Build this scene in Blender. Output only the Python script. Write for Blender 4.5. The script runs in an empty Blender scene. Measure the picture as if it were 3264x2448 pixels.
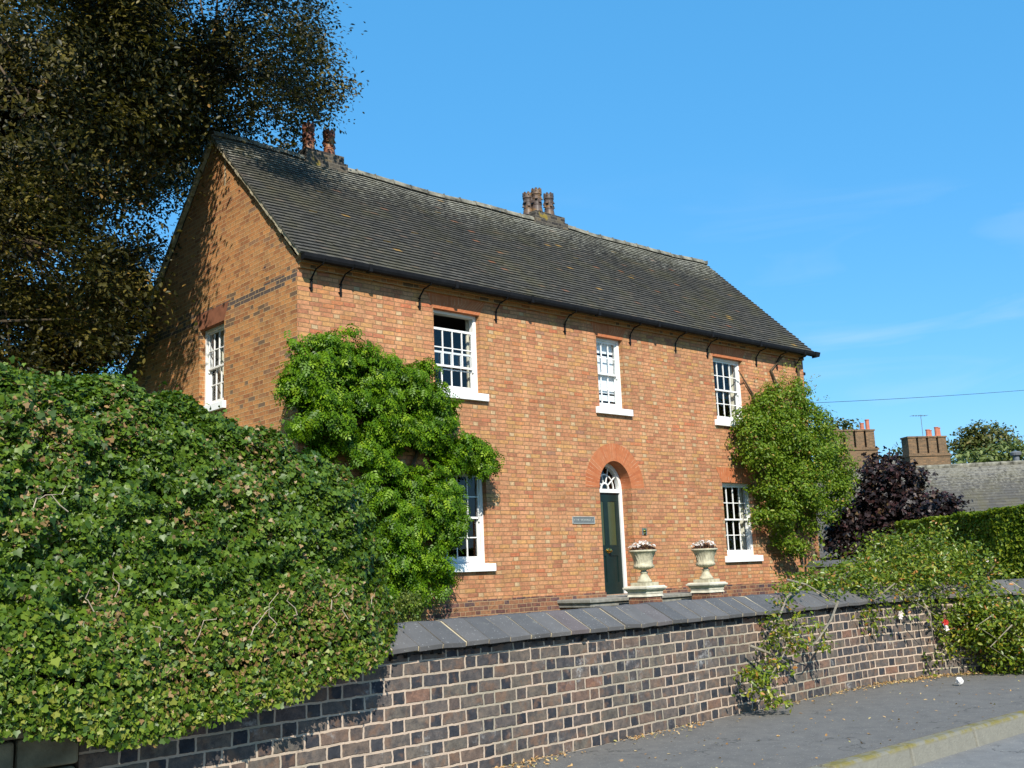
import bpy, bmesh, math, random
import numpy as np
from mathutils import Vector, Matrix

R = math.radians
scene = bpy.context.scene
COL = scene.collection

# ------------------------------------------------------------------ camera
CAM = np.array([-8.5168, -14.335, 0.4326])
YAW, PITCH, ROLL, FPX = -0.7389, 0.1781, -0.0411, 3379.5
fw = np.array([math.sin(-YAW)*math.cos(PITCH), math.cos(YAW)*math.cos(PITCH), math.sin(PITCH)])
rt = np.array([fw[1], -fw[0], 0.0]); rt /= np.linalg.norm(rt)
up = np.cross(rt, fw)
c_, s_ = math.cos(ROLL), math.sin(ROLL)
rt, up = rt*c_ + up*s_, -rt*s_ + up*c_
cam_data = bpy.data.cameras.new('camera'); cam = bpy.data.objects.new('camera', cam_data); COL.objects.link(cam)
cam_data.sensor_width = 36.0; cam_data.lens = FPX/3264*36.0
cam_data.clip_start = 0.05; cam_data.clip_end = 3000
M4 = Matrix.Identity(4)
for i in range(3):
    M4[i][0], M4[i][1], M4[i][2], M4[i][3] = rt[i], up[i], -fw[i], CAM[i]
cam.matrix_world = M4
scene.camera = cam

# ------------------------------------------------------------------ sun, sky, exposure
EL = R(38.0); SH = np.array([-0.56, -0.83]); SH /= np.linalg.norm(SH)
TOSUN = np.array([SH[0]*math.cos(EL), SH[1]*math.cos(EL), math.sin(EL)])
sd = bpy.data.lights.new('sun', 'SUN'); sd.energy = 5.0; sd.angle = R(0.5); sd.color = (1.0, 0.94, 0.83)
sun = bpy.data.objects.new('sun', sd); COL.objects.link(sun)
sun.rotation_euler = Vector(TOSUN).to_track_quat('Z', 'Y').to_euler()
sun.location = (-20, -30, 30)
world = bpy.data.worlds.new('World'); scene.world = world; world.use_nodes = True
wn = world.node_tree; wn.nodes.clear()
sky = wn.nodes.new('ShaderNodeTexSky'); sky.sky_type = 'NISHITA'; sky.sun_disc = False
sky.sun_elevation = EL; sky.sun_rotation = math.atan2(TOSUN[0], TOSUN[1])
sky.air_density = 1.0; sky.dust_density = 0.25; sky.ozone_density = 3.5
hs = wn.nodes.new('ShaderNodeHueSaturation'); hs.inputs['Saturation'].default_value = 1.22; hs.inputs['Hue'].default_value = 0.49; hs.inputs['Value'].default_value = 1.2
wn.links.new(sky.outputs[0], hs.inputs['Color'])
# faint cirrus
tc = wn.nodes.new('ShaderNodeTexCoord'); mp = wn.nodes.new('ShaderNodeMapping')
mp.inputs['Scale'].default_value = (3.0, 3.0, 16.0); mp.inputs['Rotation'].default_value = (0.0, R(9), 0.0)
nz = wn.nodes.new('ShaderNodeTexNoise'); nz.inputs['Scale'].default_value = 1.6; nz.inputs['Detail'].default_value = 7; nz.inputs['Distortion'].default_value = 0.7
rmp = wn.nodes.new('ShaderNodeValToRGB'); rmp.color_ramp.elements[0].position = 0.52; rmp.color_ramp.elements[1].position = 0.9
rmp.color_ramp.elements[1].color = (0.42, 0.42, 0.42, 1)
mx = wn.nodes.new('ShaderNodeMix'); mx.data_type = 'RGBA'; mx.inputs['B'].default_value = (4.2, 5.2, 6.0, 1)
wn.links.new(tc.outputs['Generated'], mp.inputs['Vector']); wn.links.new(mp.outputs[0], nz.inputs['Vector'])
sz_ = wn.nodes.new('ShaderNodeSeparateXYZ'); wn.links.new(tc.outputs['Generated'], sz_.inputs[0])
lo_ = wn.nodes.new('ShaderNodeMapRange'); lo_.inputs[1].default_value = 0.36; lo_.inputs[2].default_value = 0.20; wn.links.new(sz_.outputs[2], lo_.inputs[0])
ml_ = wn.nodes.new('ShaderNodeMath'); ml_.operation = 'MULTIPLY'
wn.links.new(nz.outputs['Fac'], rmp.inputs[0]); wn.links.new(rmp.outputs[0], ml_.inputs[0]); wn.links.new(lo_.outputs[0], ml_.inputs[1]); wn.links.new(ml_.outputs[0], mx.inputs['Factor'])
ev = wn.nodes.new('ShaderNodeMix'); ev.data_type = 'RGBA'; ev.inputs['Factor'].default_value = 0.6; ev.inputs['B'].default_value = (0.60, 2.80, 5.8, 1)   # evens out the clear blue
wn.links.new(hs.outputs[0], ev.inputs['A']); wn.links.new(ev.outputs['Result'], mx.inputs['A'])
bg = wn.nodes.new('ShaderNodeBackground'); bg.inputs['Strength'].default_value = 0.12
wo = wn.nodes.new('ShaderNodeOutputWorld')
wn.links.new(mx.outputs['Result'], bg.inputs['Color']); wn.links.new(bg.outputs[0], wo.inputs['Surface'])
vs = scene.view_settings; vs.view_transform = 'Standard'; vs.look = 'None'; vs.exposure = 0.5; vs.gamma = 1.0

def ray(px, py):
    """direction through a point of the 2212-wide photograph"""
    return fw + rt*((px*1.47559-1632)/FPX) - up*((py*1.47559-1224)/FPX)
def at(px, py, y=None, d=None, z=None):
    v = ray(px, py)
    t = d if d is not None else ((y-CAM[1])/v[1] if y is not None else (z-CAM[2])/v[2])
    return CAM + v*t
def project(P):
    P = np.atleast_2d(P)-CAM; d = P@fw
    return (1632+FPX*(P@rt)/d)/1.47559, (1224-FPX*(P@up)/d)/1.47559, d

# ------------------------------------------------------------------ node helper
class NT:
    def __init__(s, name):
        s.mat = bpy.data.materials.new(name); s.mat.use_nodes = True
        s.t = s.mat.node_tree; s.t.nodes.clear()
        s.out = s.n('ShaderNodeOutputMaterial')
    def n(s, ty, **kw):
        nd = s.t.nodes.new(ty)
        for k, v in kw.items(): setattr(nd, k, v)
        return nd
    def put(s, sock, v):
        if isinstance(v, bpy.types.NodeSocket): s.t.links.new(v, sock)
        elif isinstance(v, tuple) and len(v) == 3 and sock.type == 'RGBA': sock.default_value = (*v, 1)
        else: sock.default_value = v
    def m(s, op, a, b=0.0, c=0.0):
        nd = s.n('ShaderNodeMath', operation=op)
        for i, v in enumerate((a, b, c)): s.put(nd.inputs[i], v)
        return nd.outputs[0]
    def noise(s, vec, scale, detail=3, rough=0.55, dist=0.0, dim='3D'):
        nd = s.n('ShaderNodeTexNoise', noise_dimensions=dim)
        if vec is not None: s.put(nd.inputs['Vector'], vec)
        nd.inputs['Scale'].default_value = scale; nd.inputs['Detail'].default_value = detail
        nd.inputs['Roughness'].default_value = rough; nd.inputs['Distortion'].default_value = dist
        return nd.outputs['Fac']
    def ramp(s, fac, stops, interp='LINEAR'):
        nd = s.n('ShaderNodeValToRGB'); cr = nd.color_ramp; cr.interpolation = interp
        while len(cr.elements) < len(stops): cr.elements.new(0.5)
        for e, (p, c) in zip(cr.elements, stops):
            e.position = p; e.color = (*c, 1) if isinstance(c, tuple) else (c, c, c, 1)
        s.put(nd.inputs[0], fac); return nd.outputs[0]
    def mix(s, f, a, b, mode='MIX'):
        nd = s.n('ShaderNodeMix', data_type='RGBA', blend_type=mode)
        s.put(nd.inputs['Factor'], f); s.put(nd.inputs['A'], a); s.put(nd.inputs['B'], b)
        return nd.outputs['Result']
    def smooth(s, v, lo, hi):
        nd = s.n('ShaderNodeMapRange', interpolation_type='SMOOTHSTEP')
        s.put(nd.inputs[0], v); nd.inputs[1].default_value = lo; nd.inputs[2].default_value = hi
        return nd.outputs[0]
    def uv(s): return s.n('ShaderNodeTexCoord').outputs['UV']
    def obj(s): return s.n('ShaderNodeTexCoord').outputs['Object']
    def pos(s): return s.n('ShaderNodeNewGeometry').outputs['Position']
    def attr(s, name): return s.n('ShaderNodeAttribute', attribute_name=name).outputs['Fac']
    def sep(s, v):
        nd = s.n('ShaderNodeSeparateXYZ'); s.put(nd.inputs[0], v); return nd.outputs
    def comb(s, x, y, z=0.0):
        nd = s.n('ShaderNodeCombineXYZ')
        for i, v in enumerate((x, y, z)): s.put(nd.inputs[i], v)
        return nd.outputs[0]
    def white(s, v):
        nd = s.n('ShaderNodeTexWhiteNoise', noise_dimensions='3D'); s.put(nd.inputs[0], v); return nd.outputs['Value']
    def bsdf(s, color, rough=0.8, bump=None, strength=0.4, dist=0.01, spec=0.3, metal=0.0, normal=None):
        b = s.n('ShaderNodeBsdfPrincipled')
        s.put(b.inputs['Base Color'], color); s.put(b.inputs['Roughness'], rough)
        b.inputs['Specular IOR Level'].default_value = spec; b.inputs['Metallic'].default_value = metal
        if bump is not None:
            bp = s.n('ShaderNodeBump'); bp.inputs['Strength'].default_value = strength; bp.inputs['Distance'].default_value = dist
            s.put(bp.inputs['Height'], bump); s.t.links.new(bp.outputs[0], b.inputs['Normal'])
        return b.outputs[0]
    def done(s, shader):
        s.t.links.new(shader, s.out.inputs['Surface']); return s.mat

def plain(name, col, rough=0.6, var=0.12, scale=6.0, spec=0.3, bump=0.0, metal=0.0, bscale=40.0):
    t = NT(name); o = t.obj()
    f = t.noise(o, scale, 5)
    c = t.ramp(f, [(0.3, tuple(x*(1-var) for x in col)), (0.7, tuple(min(1, x*(1+var)) for x in col))])
    return t.done(t.bsdf(c, rough, t.noise(o, bscale, 4) if bump else None, bump, 0.01, spec, metal))

def brick_mat(name, edges, period, course, joint, stretch, header, mortar, mottle=0.25, rag=0.006, bump=0.6,
              hfrac=1.0, bands=None, efflo=None, stain=0.2, mortar_dark=None, wave=0.03, streak=0.0, blotch=0.0):
    t = NT(name); uv = t.uv()
    n1 = t.noise(uv, 9.0, 2); n2 = t.noise(uv, 45.0, 3)
    S = t.sep(uv)
    nb = t.n('ShaderNodeTexNoise'); t.put(nb.inputs['Vector'], uv); nb.inputs['Scale'].default_value = 14.0; nb.inputs['Detail'].default_value = 4
    nc = t.sep(nb.outputs['Color'])
    wob = t.noise(uv, 1.3, 1)
    u = t.m('ADD', S[0], t.m('MULTIPLY', t.m('SUBTRACT', nc[0], 0.5), rag*2.4))
    v = t.m('ADD', S[1], t.m('MULTIPLY', t.m('SUBTRACT', nc[1], 0.5), rag*2.0))
    v = t.m('ADD', v, t.m('MULTIPLY', t.m('SUBTRACT', wob, 0.5), wave))
    vv = t.m('DIVIDE', v, course); row = t.m('FLOOR', vv); vf = t.m('SUBTRACT', vv, row)
    odd = t.m('FLOORED_MODULO', row, 2.0)
    wr = t.white(t.comb(row, 3.3, 1.0))
    uu = t.m('ADD', t.m('ADD', t.m('DIVIDE', u, period), t.m('MULTIPLY', odd, 0.5)), t.m('MULTIPLY', wr, 0.07))
    cell = t.m('FLOOR', uu); uf = t.m('MULTIPLY', t.m('SUBTRACT', uu, cell), period)
    dh = t.m('MINIMUM', uf, t.m('SUBTRACT', period, uf)); idx = t.m('MULTIPLY', cell, len(edges)+1.0)
    for e in edges:
        dh = t.m('MINIMUM', dh, t.m('ABSOLUTE', t.m('SUBTRACT', uf, e)))
        idx = t.m('ADD', idx, t.m('GREATER_THAN', uf, e))
    ish = t.m('GREATER_THAN', uf, edges[-1])
    dv = t.m('MULTIPLY', t.m('MINIMUM', vf, t.m('SUBTRACT', 1.0, vf)), course)
    d = t.m('MINIMUM', dh, dv)
    d = t.m('ADD', d, t.m('MULTIPLY', t.m('SUBTRACT', n2, 0.5), rag*0.5))
    face = t.smooth(d, joint*0.5-0.0015, joint*0.5+0.0025)
    idv = t.comb(idx, row, 0.0)
    r1 = t.white(idv); r2 = t.white(t.comb(row, idx, 7.0))
    cs = t.ramp(r1, stretch); ch = t.ramp(r2, header)
    hsel = t.m('MULTIPLY', ish, t.m('LESS_THAN', t.white(t.comb(idx, row, 19.0)), hfrac))
    col = t.mix(hsel, cs, ch)
    # mottling inside each brick
    mm = t.noise(t.comb(t.m('ADD', S[0], t.m('MULTIPLY', r1, 9.0)), S[1], r2), 18.0, 5, 0.65)
    col = t.mix(mottle, col, t.mix(1.0, col, t.ramp(mm, [(0.25, (0.45, 0.42, 0.42)), (0.5, (1, 1, 1)), (0.75, (1.7, 1.5, 1.3))]), 'MULTIPLY'))
    if blotch:
        b1 = t.noise(t.comb(t.m('ADD', S[0], t.m('MULTIPLY', r2, 5.0)), S[1], r1), 9.0, 3, 0.6)
        col = t.mix(t.m('MULTIPLY', t.smooth(b1, 0.50, 0.68), blotch), col, (0.185, 0.108, 0.068))
        b2 = t.noise(t.comb(S[0], t.m('ADD', S[1], t.m('MULTIPLY', r1, 5.0)), r2), 11.0, 4, 0.65)
        col = t.mix(t.m('MULTIPLY', t.smooth(b2, 0.52, 0.70), blotch), col, (0.030, 0.033, 0.040))
        gr = t.noise(uv, 130.0, 2, 0.7); col = t.mix(0.5, col, t.mix(1.0, col, t.ramp(gr, [(0.3, (0.6, 0.6, 0.6)), (0.7, (1.4, 1.4, 1.4))]), 'MULTIPLY'))
    if bands:
        for lo, hi, amt, bc in bands:
            inb = t.m('MULTIPLY', t.m('GREATER_THAN', S[1], lo), t.m('LESS_THAN', S[1], hi))
            pick = t.m('MULTIPLY', inb, t.m('LESS_THAN', t.white(t.comb(idx, row, 31.0)), amt))
            col = t.mix(pick, col, bc)
    st = t.noise(uv, 0.7, 6, 0.6)
    col = t.mix(stain, col, t.mix(1.0, col, t.ramp(st, [(0.3, (0.5, 0.5, 0.5)), (0.62, (1.35, 1.3, 1.25))]), 'MULTIPLY'))
    if streak:
        sk = t.noise(t.comb(t.m('MULTIPLY', S[0], 3.2), t.m('MULTIPLY', S[1], 0.22), 3.0), 1.0, 5, 0.65)
        col = t.mix(streak, col, t.mix(1.0, col, t.ramp(sk, [(0.35, (0.62, 0.60, 0.58)), (0.55, (1.08, 1.08, 1.08))]), 'MULTIPLY'))
    if efflo:
        ef = t.m('MULTIPLY', t.smooth(t.noise(uv, 2.2, 6, 0.75), 0.56, 0.72), t.m('MULTIPLY', t.smooth(n2, 0.35, 0.6), efflo))
        col = t.mix(ef, col, (0.42, 0.41, 0.39))
    mc = t.mix(n1, tuple(x*0.8 for x in mortar), tuple(min(1, x*1.12) for x in mortar))
    if mortar_dark:
        mc = t.mix(t.m('MULTIPLY', t.smooth(t.noise(uv, 1.1, 4), 0.45, 0.6), 0.8), mc, mortar_dark)
    col = t.mix(face, mc, col)
    h = t.m('ADD', t.m('MULTIPLY', face, 0.8), t.m('MULTIPLY', n2, 0.25))
    h = t.m('ADD', h, t.m('MULTIPLY', r1, 0.25))
    return t.done(t.bsdf(col, 0.88, h, bump, 0.012, 0.2))

ORANGE = [(0.0, (0.330, 0.140, 0.077)), (0.12, (0.390, 0.172, 0.090)), (0.35, (0.440, 0.208, 0.107)), (0.55, (0.470, 0.237, 0.125)),
          (0.74, (0.420, 0.213, 0.099)), (0.88, (0.460, 0.255, 0.102)), (0.965, (0.410, 0.140, 0.070)), (1.0, (0.300, 0.161, 0.104))]
CREAM = [(0.0, (0.47, 0.335, 0.195)), (0.5, (0.44, 0.30, 0.17)), (1.0, (0.45, 0.25, 0.12))]
M_BRICK = brick_mat('orange_brick', [0.236, 0.472, 0.708], 0.828, 0.0752, 0.010, ORANGE, CREAM, (0.30, 0.170, 0.085), 0.65, 0.008, 0.9, 0.58, stain=0.32, streak=0.35)
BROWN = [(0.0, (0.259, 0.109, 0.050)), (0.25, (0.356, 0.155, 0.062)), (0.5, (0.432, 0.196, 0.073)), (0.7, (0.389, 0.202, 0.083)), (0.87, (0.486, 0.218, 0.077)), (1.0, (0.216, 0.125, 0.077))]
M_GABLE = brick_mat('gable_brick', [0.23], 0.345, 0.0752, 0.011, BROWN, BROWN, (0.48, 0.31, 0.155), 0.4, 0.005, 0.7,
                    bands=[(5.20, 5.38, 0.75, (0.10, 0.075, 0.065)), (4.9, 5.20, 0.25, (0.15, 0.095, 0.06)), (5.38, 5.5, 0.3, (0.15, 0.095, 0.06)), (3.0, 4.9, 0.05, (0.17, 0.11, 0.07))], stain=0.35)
PURPLE = [(0.0, (0.095, 0.045, 0.040)), (0.3, (0.17, 0.075, 0.052)), (0.6, (0.29, 0.135, 0.065)), (0.85, (0.13, 0.068, 0.062)), (1.0, (0.065, 0.045, 0.055))]
M_PLINTH = brick_mat('purple_plinth_brick', [0.227], 0.3405, 0.0752, 0.009, PURPLE, PURPLE, (0.36, 0.24, 0.14), 0.8, 0.005, 0.6, blotch=0.55)
WALLS = [(0.0, (0.058, 0.057, 0.061)), (0.22, (0.096, 0.084, 0.078)), (0.45, (0.122, 0.102, 0.088)), (0.66, (0.115, 0.103, 0.086)), (0.90, (0.140, 0.100, 0.080)), (0.97, (0.19, 0.105, 0.074)), (1.0, (0.078, 0.075, 0.078))]
WALLH = [(0.0, (0.026, 0.030, 0.038)), (0.55, (0.045, 0.046, 0.052)), (0.82, (0.085, 0.072, 0.066)), (1.0, (0.12, 0.085, 0.068))]
M_WALL = brick_mat('blue_engineering_brick', [0.2285], 0.3404, 0.0900, 0.0150, WALLS, WALLH, (0.50, 0.385, 0.290), 0.85, 0.0085, 0.9, efflo=0.75, stain=0.25, mortar_dark=(0.29, 0.265, 0.20), wave=0.012, blotch=0.6)
FARB = [(0.0, (0.115, 0.075, 0.045)), (0.5, (0.155, 0.100, 0.058)), (1.0, (0.20, 0.12, 0.065))]
M_FARB = brick_mat('brown_chimney_brick', [0.227], 0.3405, 0.0752, 0.010, FARB, FARB, (0.20, 0.155, 0.10), 0.6)
STK = [(0.0, (0.035, 0.032, 0.03)), (0.6, (0.085, 0.075, 0.06)), (1.0, (0.13, 0.10, 0.06))]
def stack_mat():
    m = brick_mat('sooty_stack_brick', [0.227], 0.3405, 0.0752, 0.010, STK, STK, (0.16, 0.14, 0.11), 0.5)
    t = m.node_tree; b = next(n for n in t.nodes if n.type == 'BSDF_PRINCIPLED')
    src = b.inputs['Base Color'].links[0].from_socket
    tc2 = t.nodes.new('ShaderNodeTexCoord'); nz2 = t.nodes.new('ShaderNodeTexNoise'); nz2.inputs['Scale'].default_value = 3.5; nz2.inputs['Detail'].default_value = 5
    t.links.new(tc2.outputs['Object'], nz2.inputs['Vector'])
    rp = t.nodes.new('ShaderNodeValToRGB'); rp.color_ramp.elements[0].position = 0.60; rp.color_ramp.elements[1].position = 0.68
    t.links.new(nz2.outputs['Fac'], rp.inputs[0])
    mx2 = t.nodes.new('ShaderNodeMix'); mx2.data_type = 'RGBA'; mx2.inputs['B'].default_value = (0.24, 0.175, 0.035, 1)
    t.links.new(rp.outputs[0], mx2.inputs['Factor']); t.links.new(src, mx2.inputs['A']); t.links.new(mx2.outputs['Result'], b.inputs['Base Color'])
    return m
M_STACK = stack_mat()

def gauged_mat():
    t = NT('gauged_red_brick'); uv = t.uv(); S = t.sep(uv)
    uu = t.m('DIVIDE', S[0], 0.062); cell = t.m('FLOOR', uu); uf = t.m('SUBTRACT', uu, cell)
    r = t.white(t.comb(cell, 0.0, 0.0))
    c = t.ramp(r, [(0, (0.38, 0.118, 0.048)), (0.5, (0.43, 0.145, 0.060)), (1, (0.41, 0.155, 0.070))])
    c = t.mix(0.35, c, t.mix(1.0, c, t.ramp(t.noise(uv, 14, 5), [(0.3, (0.6, 0.6, 0.6)), (0.7, (1.3, 1.3, 1.3))]), 'MULTIPLY'))
    j = t.m('LESS_THAN', t.m('MINIMUM', uf, t.m('SUBTRACT', 1.0, uf)), 0.035)
    j = t.m('MULTIPLY', j, t.smooth(t.noise(uv, 5.0, 3), 0.42, 0.62))
    c = t.mix(j, c, (0.56, 0.38, 0.25))
    return t.done(t.bsdf(c, 0.85, t.noise(uv, 60, 4), 0.25, 0.005, 0.2))
M_GAUGED = gauged_mat(); M_GAUGED2 = plain('brown_gauged_brick', (0.22, 0.085, 0.045), 0.9, 0.2, 9)

def tile_mat(name, base, lich, lich_amt, gold=0.5):
    t = NT(name); p = t.pos(); r = t.attr('rnd'); hgt = t.attr('hgt')
    c = t.ramp(r, base)
    n = t.noise(p, 1.1, 6, 0.65); n2 = t.noise(p, 9, 5, 0.7)
    c = t.mix(0.4, c, t.mix(1.0, c, t.ramp(n2, [(0.25, (0.45, 0.45, 0.45)), (0.75, (1.7, 1.65, 1.5))]), 'MULTIPLY'))
    c = t.mix(t.m('MULTIPLY', t.smooth(n, 0.42, 0.72), 0.45), c, (0.115, 0.105, 0.05))        # mossy green tone
    l1 = t.m('MULTIPLY', t.smooth(t.m('ADD', t.m('MULTIPLY', n2, 0.6), t.m('MULTIPLY', hgt, 0.42)), 0.60, 0.74), lich_amt)
    c = t.mix(l1, c, lich)
    g = t.m('MULTIPLY', t.m('GREATER_THAN', t.white(t.comb(r, r, 2.0)), 0.994), gold)
    c = t.mix(g, c, (0.45, 0.26, 0.06))
    return t.done(t.bsdf(c, 0.92, n2, 0.5, 0.01, 0.08))
TILES = [(0.0, (0.062, 0.060, 0.056)), (0.5, (0.078, 0.075, 0.069)), (0.9, (0.092, 0.087, 0.078)), (0.99, (0.11, 0.09, 0.075)), (1.0, (0.22, 0.10, 0.06))]
M_TILE = tile_mat('dark_clay_tile', TILES, (0.38, 0.37, 0.30), 0.85)
M_TILE_FAR = tile_mat('grey_roof_tile', [(0, (0.075, 0.073, 0.071)), (0.6, (0.088, 0.085, 0.080)), (1, (0.10, 0.094, 0.084))], (0.28, 0.265, 0.22), 0.5, 0.0)
M_RIDGE = plain('lichen_ridge_tile', (0.17, 0.16, 0.125), 0.9, 0.7, 5.0, 0.2, 0.5)
M_MORTAR = plain('verge_mortar', (0.40, 0.34, 0.23), 0.95, 0.45, 9.0, 0.1, 0.8)
M_WHITE = plain('white_gloss_paint', (0.76, 0.755, 0.73), 0.4, 0.07, 5.0, 0.4)
M_SILL = plain('white_sill_paint', (0.84, 0.84, 0.83), 0.55, 0.03, 3.0, 0.3)
M_IRON = plain('black_iron', (0.008, 0.008, 0.009), 0.65, 0.3, 8.0, 0.12)
M_DOOR = plain('dark_green_paint', (0.005, 0.017, 0.016), 0.4, 0.2, 5.0, 0.4)
M_BRASS = plain('polished_brass', (0.75, 0.50, 0.14), 0.18, 0.1, 8, 0.5, 0, 1.0)
M_STONE = plain('weathered_cast_stone', (0.44, 0.405, 0.29), 0.9, 0.28, 12.0, 0.2, 0.5)
M_STONE2 = plain('pale_stone_moulding', (0.52, 0.49, 0.40), 0.85, 0.2, 9.0, 0.2, 0.3)
M_STEP = plain('grey_step_stone', (0.22, 0.215, 0.19), 0.85, 0.3, 10.0, 0.2, 0.3)
M_SAND = plain('mossy_sandstone', (0.21, 0.19, 0.125), 0.95, 0.45, 4.0, 0.1, 0.9, bscale=25)
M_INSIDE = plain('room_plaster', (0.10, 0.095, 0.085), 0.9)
M_CURTAIN = plain('pale_curtain_cloth', (0.60, 0.56, 0.44), 0.9, 0.1, 4)
M_GOLDC = plain('gold_curtain_cloth', (0.48, 0.30, 0.10), 0.9, 0.2, 4)
M_BLIND = plain('white_blind_cloth', (0.78, 0.80, 0.80), 0.9, 0.04, 3)
M_SLATE = plain('slate_plate', (0.13, 0.14, 0.14), 0.55, 0.12, 20, 0.4)
M_SLATE2 = plain('pale_slate_edge', (0.34, 0.36, 0.34), 0.6, 0.1, 20, 0.4)
M_BEDDING_SLOT_SHADE = plain('bedding_mortar_and_slot_shade', (0.035, 0.032, 0.028), 0.95, 0.4, 14, 0.1, 0.6)
M_SOIL = plain('garden_soil', (0.07, 0.05, 0.03), 1.0, 0.4, 4, 0.1, 0.6)
M_POTRED = plain('terracotta_pot', (0.42, 0.15, 0.09), 0.8, 0.12, 8)
M_CABLE = plain('black_cable', (0.02, 0.025, 0.035), 0.6)
M_LEAD = plain('grey_flue_metal', (0.12, 0.13, 0.14), 0.6)
M_PAPER = plain('white_paper', (0.75, 0.72, 0.68), 0.8)
M_BARK = plain('grey_bark', (0.10, 0.075, 0.05), 0.95, 0.4, 5, 0.1, 0.9, bscale=14)
M_TWIG = plain('pale_dry_stem', (0.36, 0.30, 0.22), 0.9, 0.25, 12, 0.2)
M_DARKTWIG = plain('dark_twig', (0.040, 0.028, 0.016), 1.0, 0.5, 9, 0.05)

def pot_mat(name, a, b, cc):
    t = NT(name); o = t.obj()
    f = t.noise(o, 4.5, 4, 0.6)
    c = t.ramp(f, [(0.30, a), (0.5, b), (0.66, cc)])
    return t.done(t.bsdf(c, 0.5, t.noise(o, 60, 3), 0.2, 0.004, 0.35))
M_POT = pot_mat('salt_glazed_pot', (0.055, 0.043, 0.038), (0.090, 0.062, 0.050), (0.20, 0.11, 0.04))
M_POT2 = pot_mat('red_glazed_pot', (0.11, 0.038, 0.024), (0.21, 0.075, 0.038), (0.27, 0.15, 0.05))

def coping_mat():
    t = NT('blue_coping_brick'); r = t.attr('rnd'); p = t.pos()
    c = t.ramp(r, [(0, (0.082, 0.080, 0.079)), (0.5, (0.098, 0.094, 0.091)), (0.9, (0.114, 0.107, 0.102)), (1.0, (0.122, 0.098, 0.094))])
    n = t.noise(p, 5, 6, 0.7); c = t.mix(0.5, c, t.mix(1.0, c, t.ramp(n, [(0.3, (0.7, 0.7, 0.7)), (0.7, (1.25, 1.25, 1.25))]), 'MULTIPLY'))
    lc = t.m('MULTIPLY', t.smooth(t.noise(p, 13, 6, 0.75), 0.60, 0.70), 0.45); c = t.mix(lc, c, (0.22, 0.215, 0.17))
    sp = t.m('GREATER_THAN', t.noise(p, 70, 2), 0.70)
    c = t.mix(t.m('MULTIPLY', sp, 0.6), c, (0.45, 0.45, 0.43))
    return t.done(t.bsdf(c, 0.75, t.noise(p, 120, 3), 0.15, 0.004, 0.35))
M_COPING = coping_mat()
M_CJOINT = plain('coping_joint_mortar', (0.46, 0.38, 0.24), 0.95, 0.25, 6)

def asphalt(name, dark, light, fine=160):
    t = NT(name); p = t.pos()
    a = t.noise(p, fine, 2, 0.7); b = t.noise(p, 0.9, 6, 0.65); d2 = t.noise(p, 5.5, 5, 0.7)
    c = t.mix(t.m('ADD', t.m('MULTIPLY', a, 0.55), t.m('MULTIPLY', b, 0.45)), dark, light)
    c = t.mix(0.55, c, t.mix(1.0, c, t.ramp(d2, [(0.3, (0.70, 0.70, 0.70)), (0.5, (1.0, 1.0, 1.0)), (0.72, (1.28, 1.26, 1.2))]), 'MULTIPLY'))
    sp = t.m('GREATER_THAN', t.noise(p, 60, 1), 0.71); c = t.mix(t.m('MULTIPLY', sp, 0.55), c, (0.42, 0.40, 0.34))
    dk = t.m('GREATER_THAN', t.noise(p, 85, 1), 0.70); c = t.mix(t.m('MULTIPLY', dk, 0.5), c, (0.06, 0.06, 0.06))
    ck = t.n('ShaderNodeTexVoronoi', feature='DISTANCE_TO_EDGE'); ck.inputs['Scale'].default_value = 0.55
    wv_ = t.n('ShaderNodeVectorMath', operation='ADD'); nn_ = t.n('ShaderNodeTexNoise'); nn_.inputs['Scale'].default_value = 3.0; nn_.inputs['Detail'].default_value = 5; t.put(nn_.inputs['Vector'], p)
    t.put(wv_.inputs[0], p); t.t.links.new(nn_.outputs['Color'], wv_.inputs[1]); t.t.links.new(wv_.outputs[0], ck.inputs['Vector'])
    cr_ = t.m('MULTIPLY', t.m('LESS_THAN', ck.outputs['Distance'], 0.006), t.m('GREATER_THAN', b, 0.5)); c = t.mix(t.m('MULTIPLY', cr_, 0.6), c, (0.05, 0.05, 0.048))
    return t.done(t.bsdf(c, 0.9, a, 0.6, 0.008, 0.2))
M_PAVE = asphalt('worn_asphalt', (0.118, 0.112, 0.104), (0.176, 0.168, 0.156))
M_ROAD = asphalt('road_asphalt', (0.15, 0.148, 0.143), (0.22, 0.217, 0.21), 110)
def kerb_mat():
    t = NT('mossy_kerb_concrete'); p = t.pos(); S = t.sep(p)
    c = t.mix(t.noise(p, 14, 6, 0.7), (0.14, 0.135, 0.115), (0.25, 0.24, 0.195))
    moss = t.m('MULTIPLY', t.smooth(S[2], -0.965, -0.932), t.smooth(t.noise(p, 7, 5, 0.7), 0.40, 0.62))
    c = t.mix(moss, c, (0.17, 0.145, 0.045))
    return t.done(t.bsdf(c, 0.95, t.noise(p, 50, 4), 0.6, 0.01, 0.15))
M_KERB = kerb_mat()
def grass_ground():
    t = NT('garden_turf'); p = t.pos()
    c = t.mix(t.noise(p, 3, 6), (0.035, 0.06, 0.015), (0.07, 0.10, 0.03))
    return t.done(t.bsdf(c, 1.0, t.noise(p, 40, 3), 0.8, 0.03, 0.1))
M_TURF = grass_ground()
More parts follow.
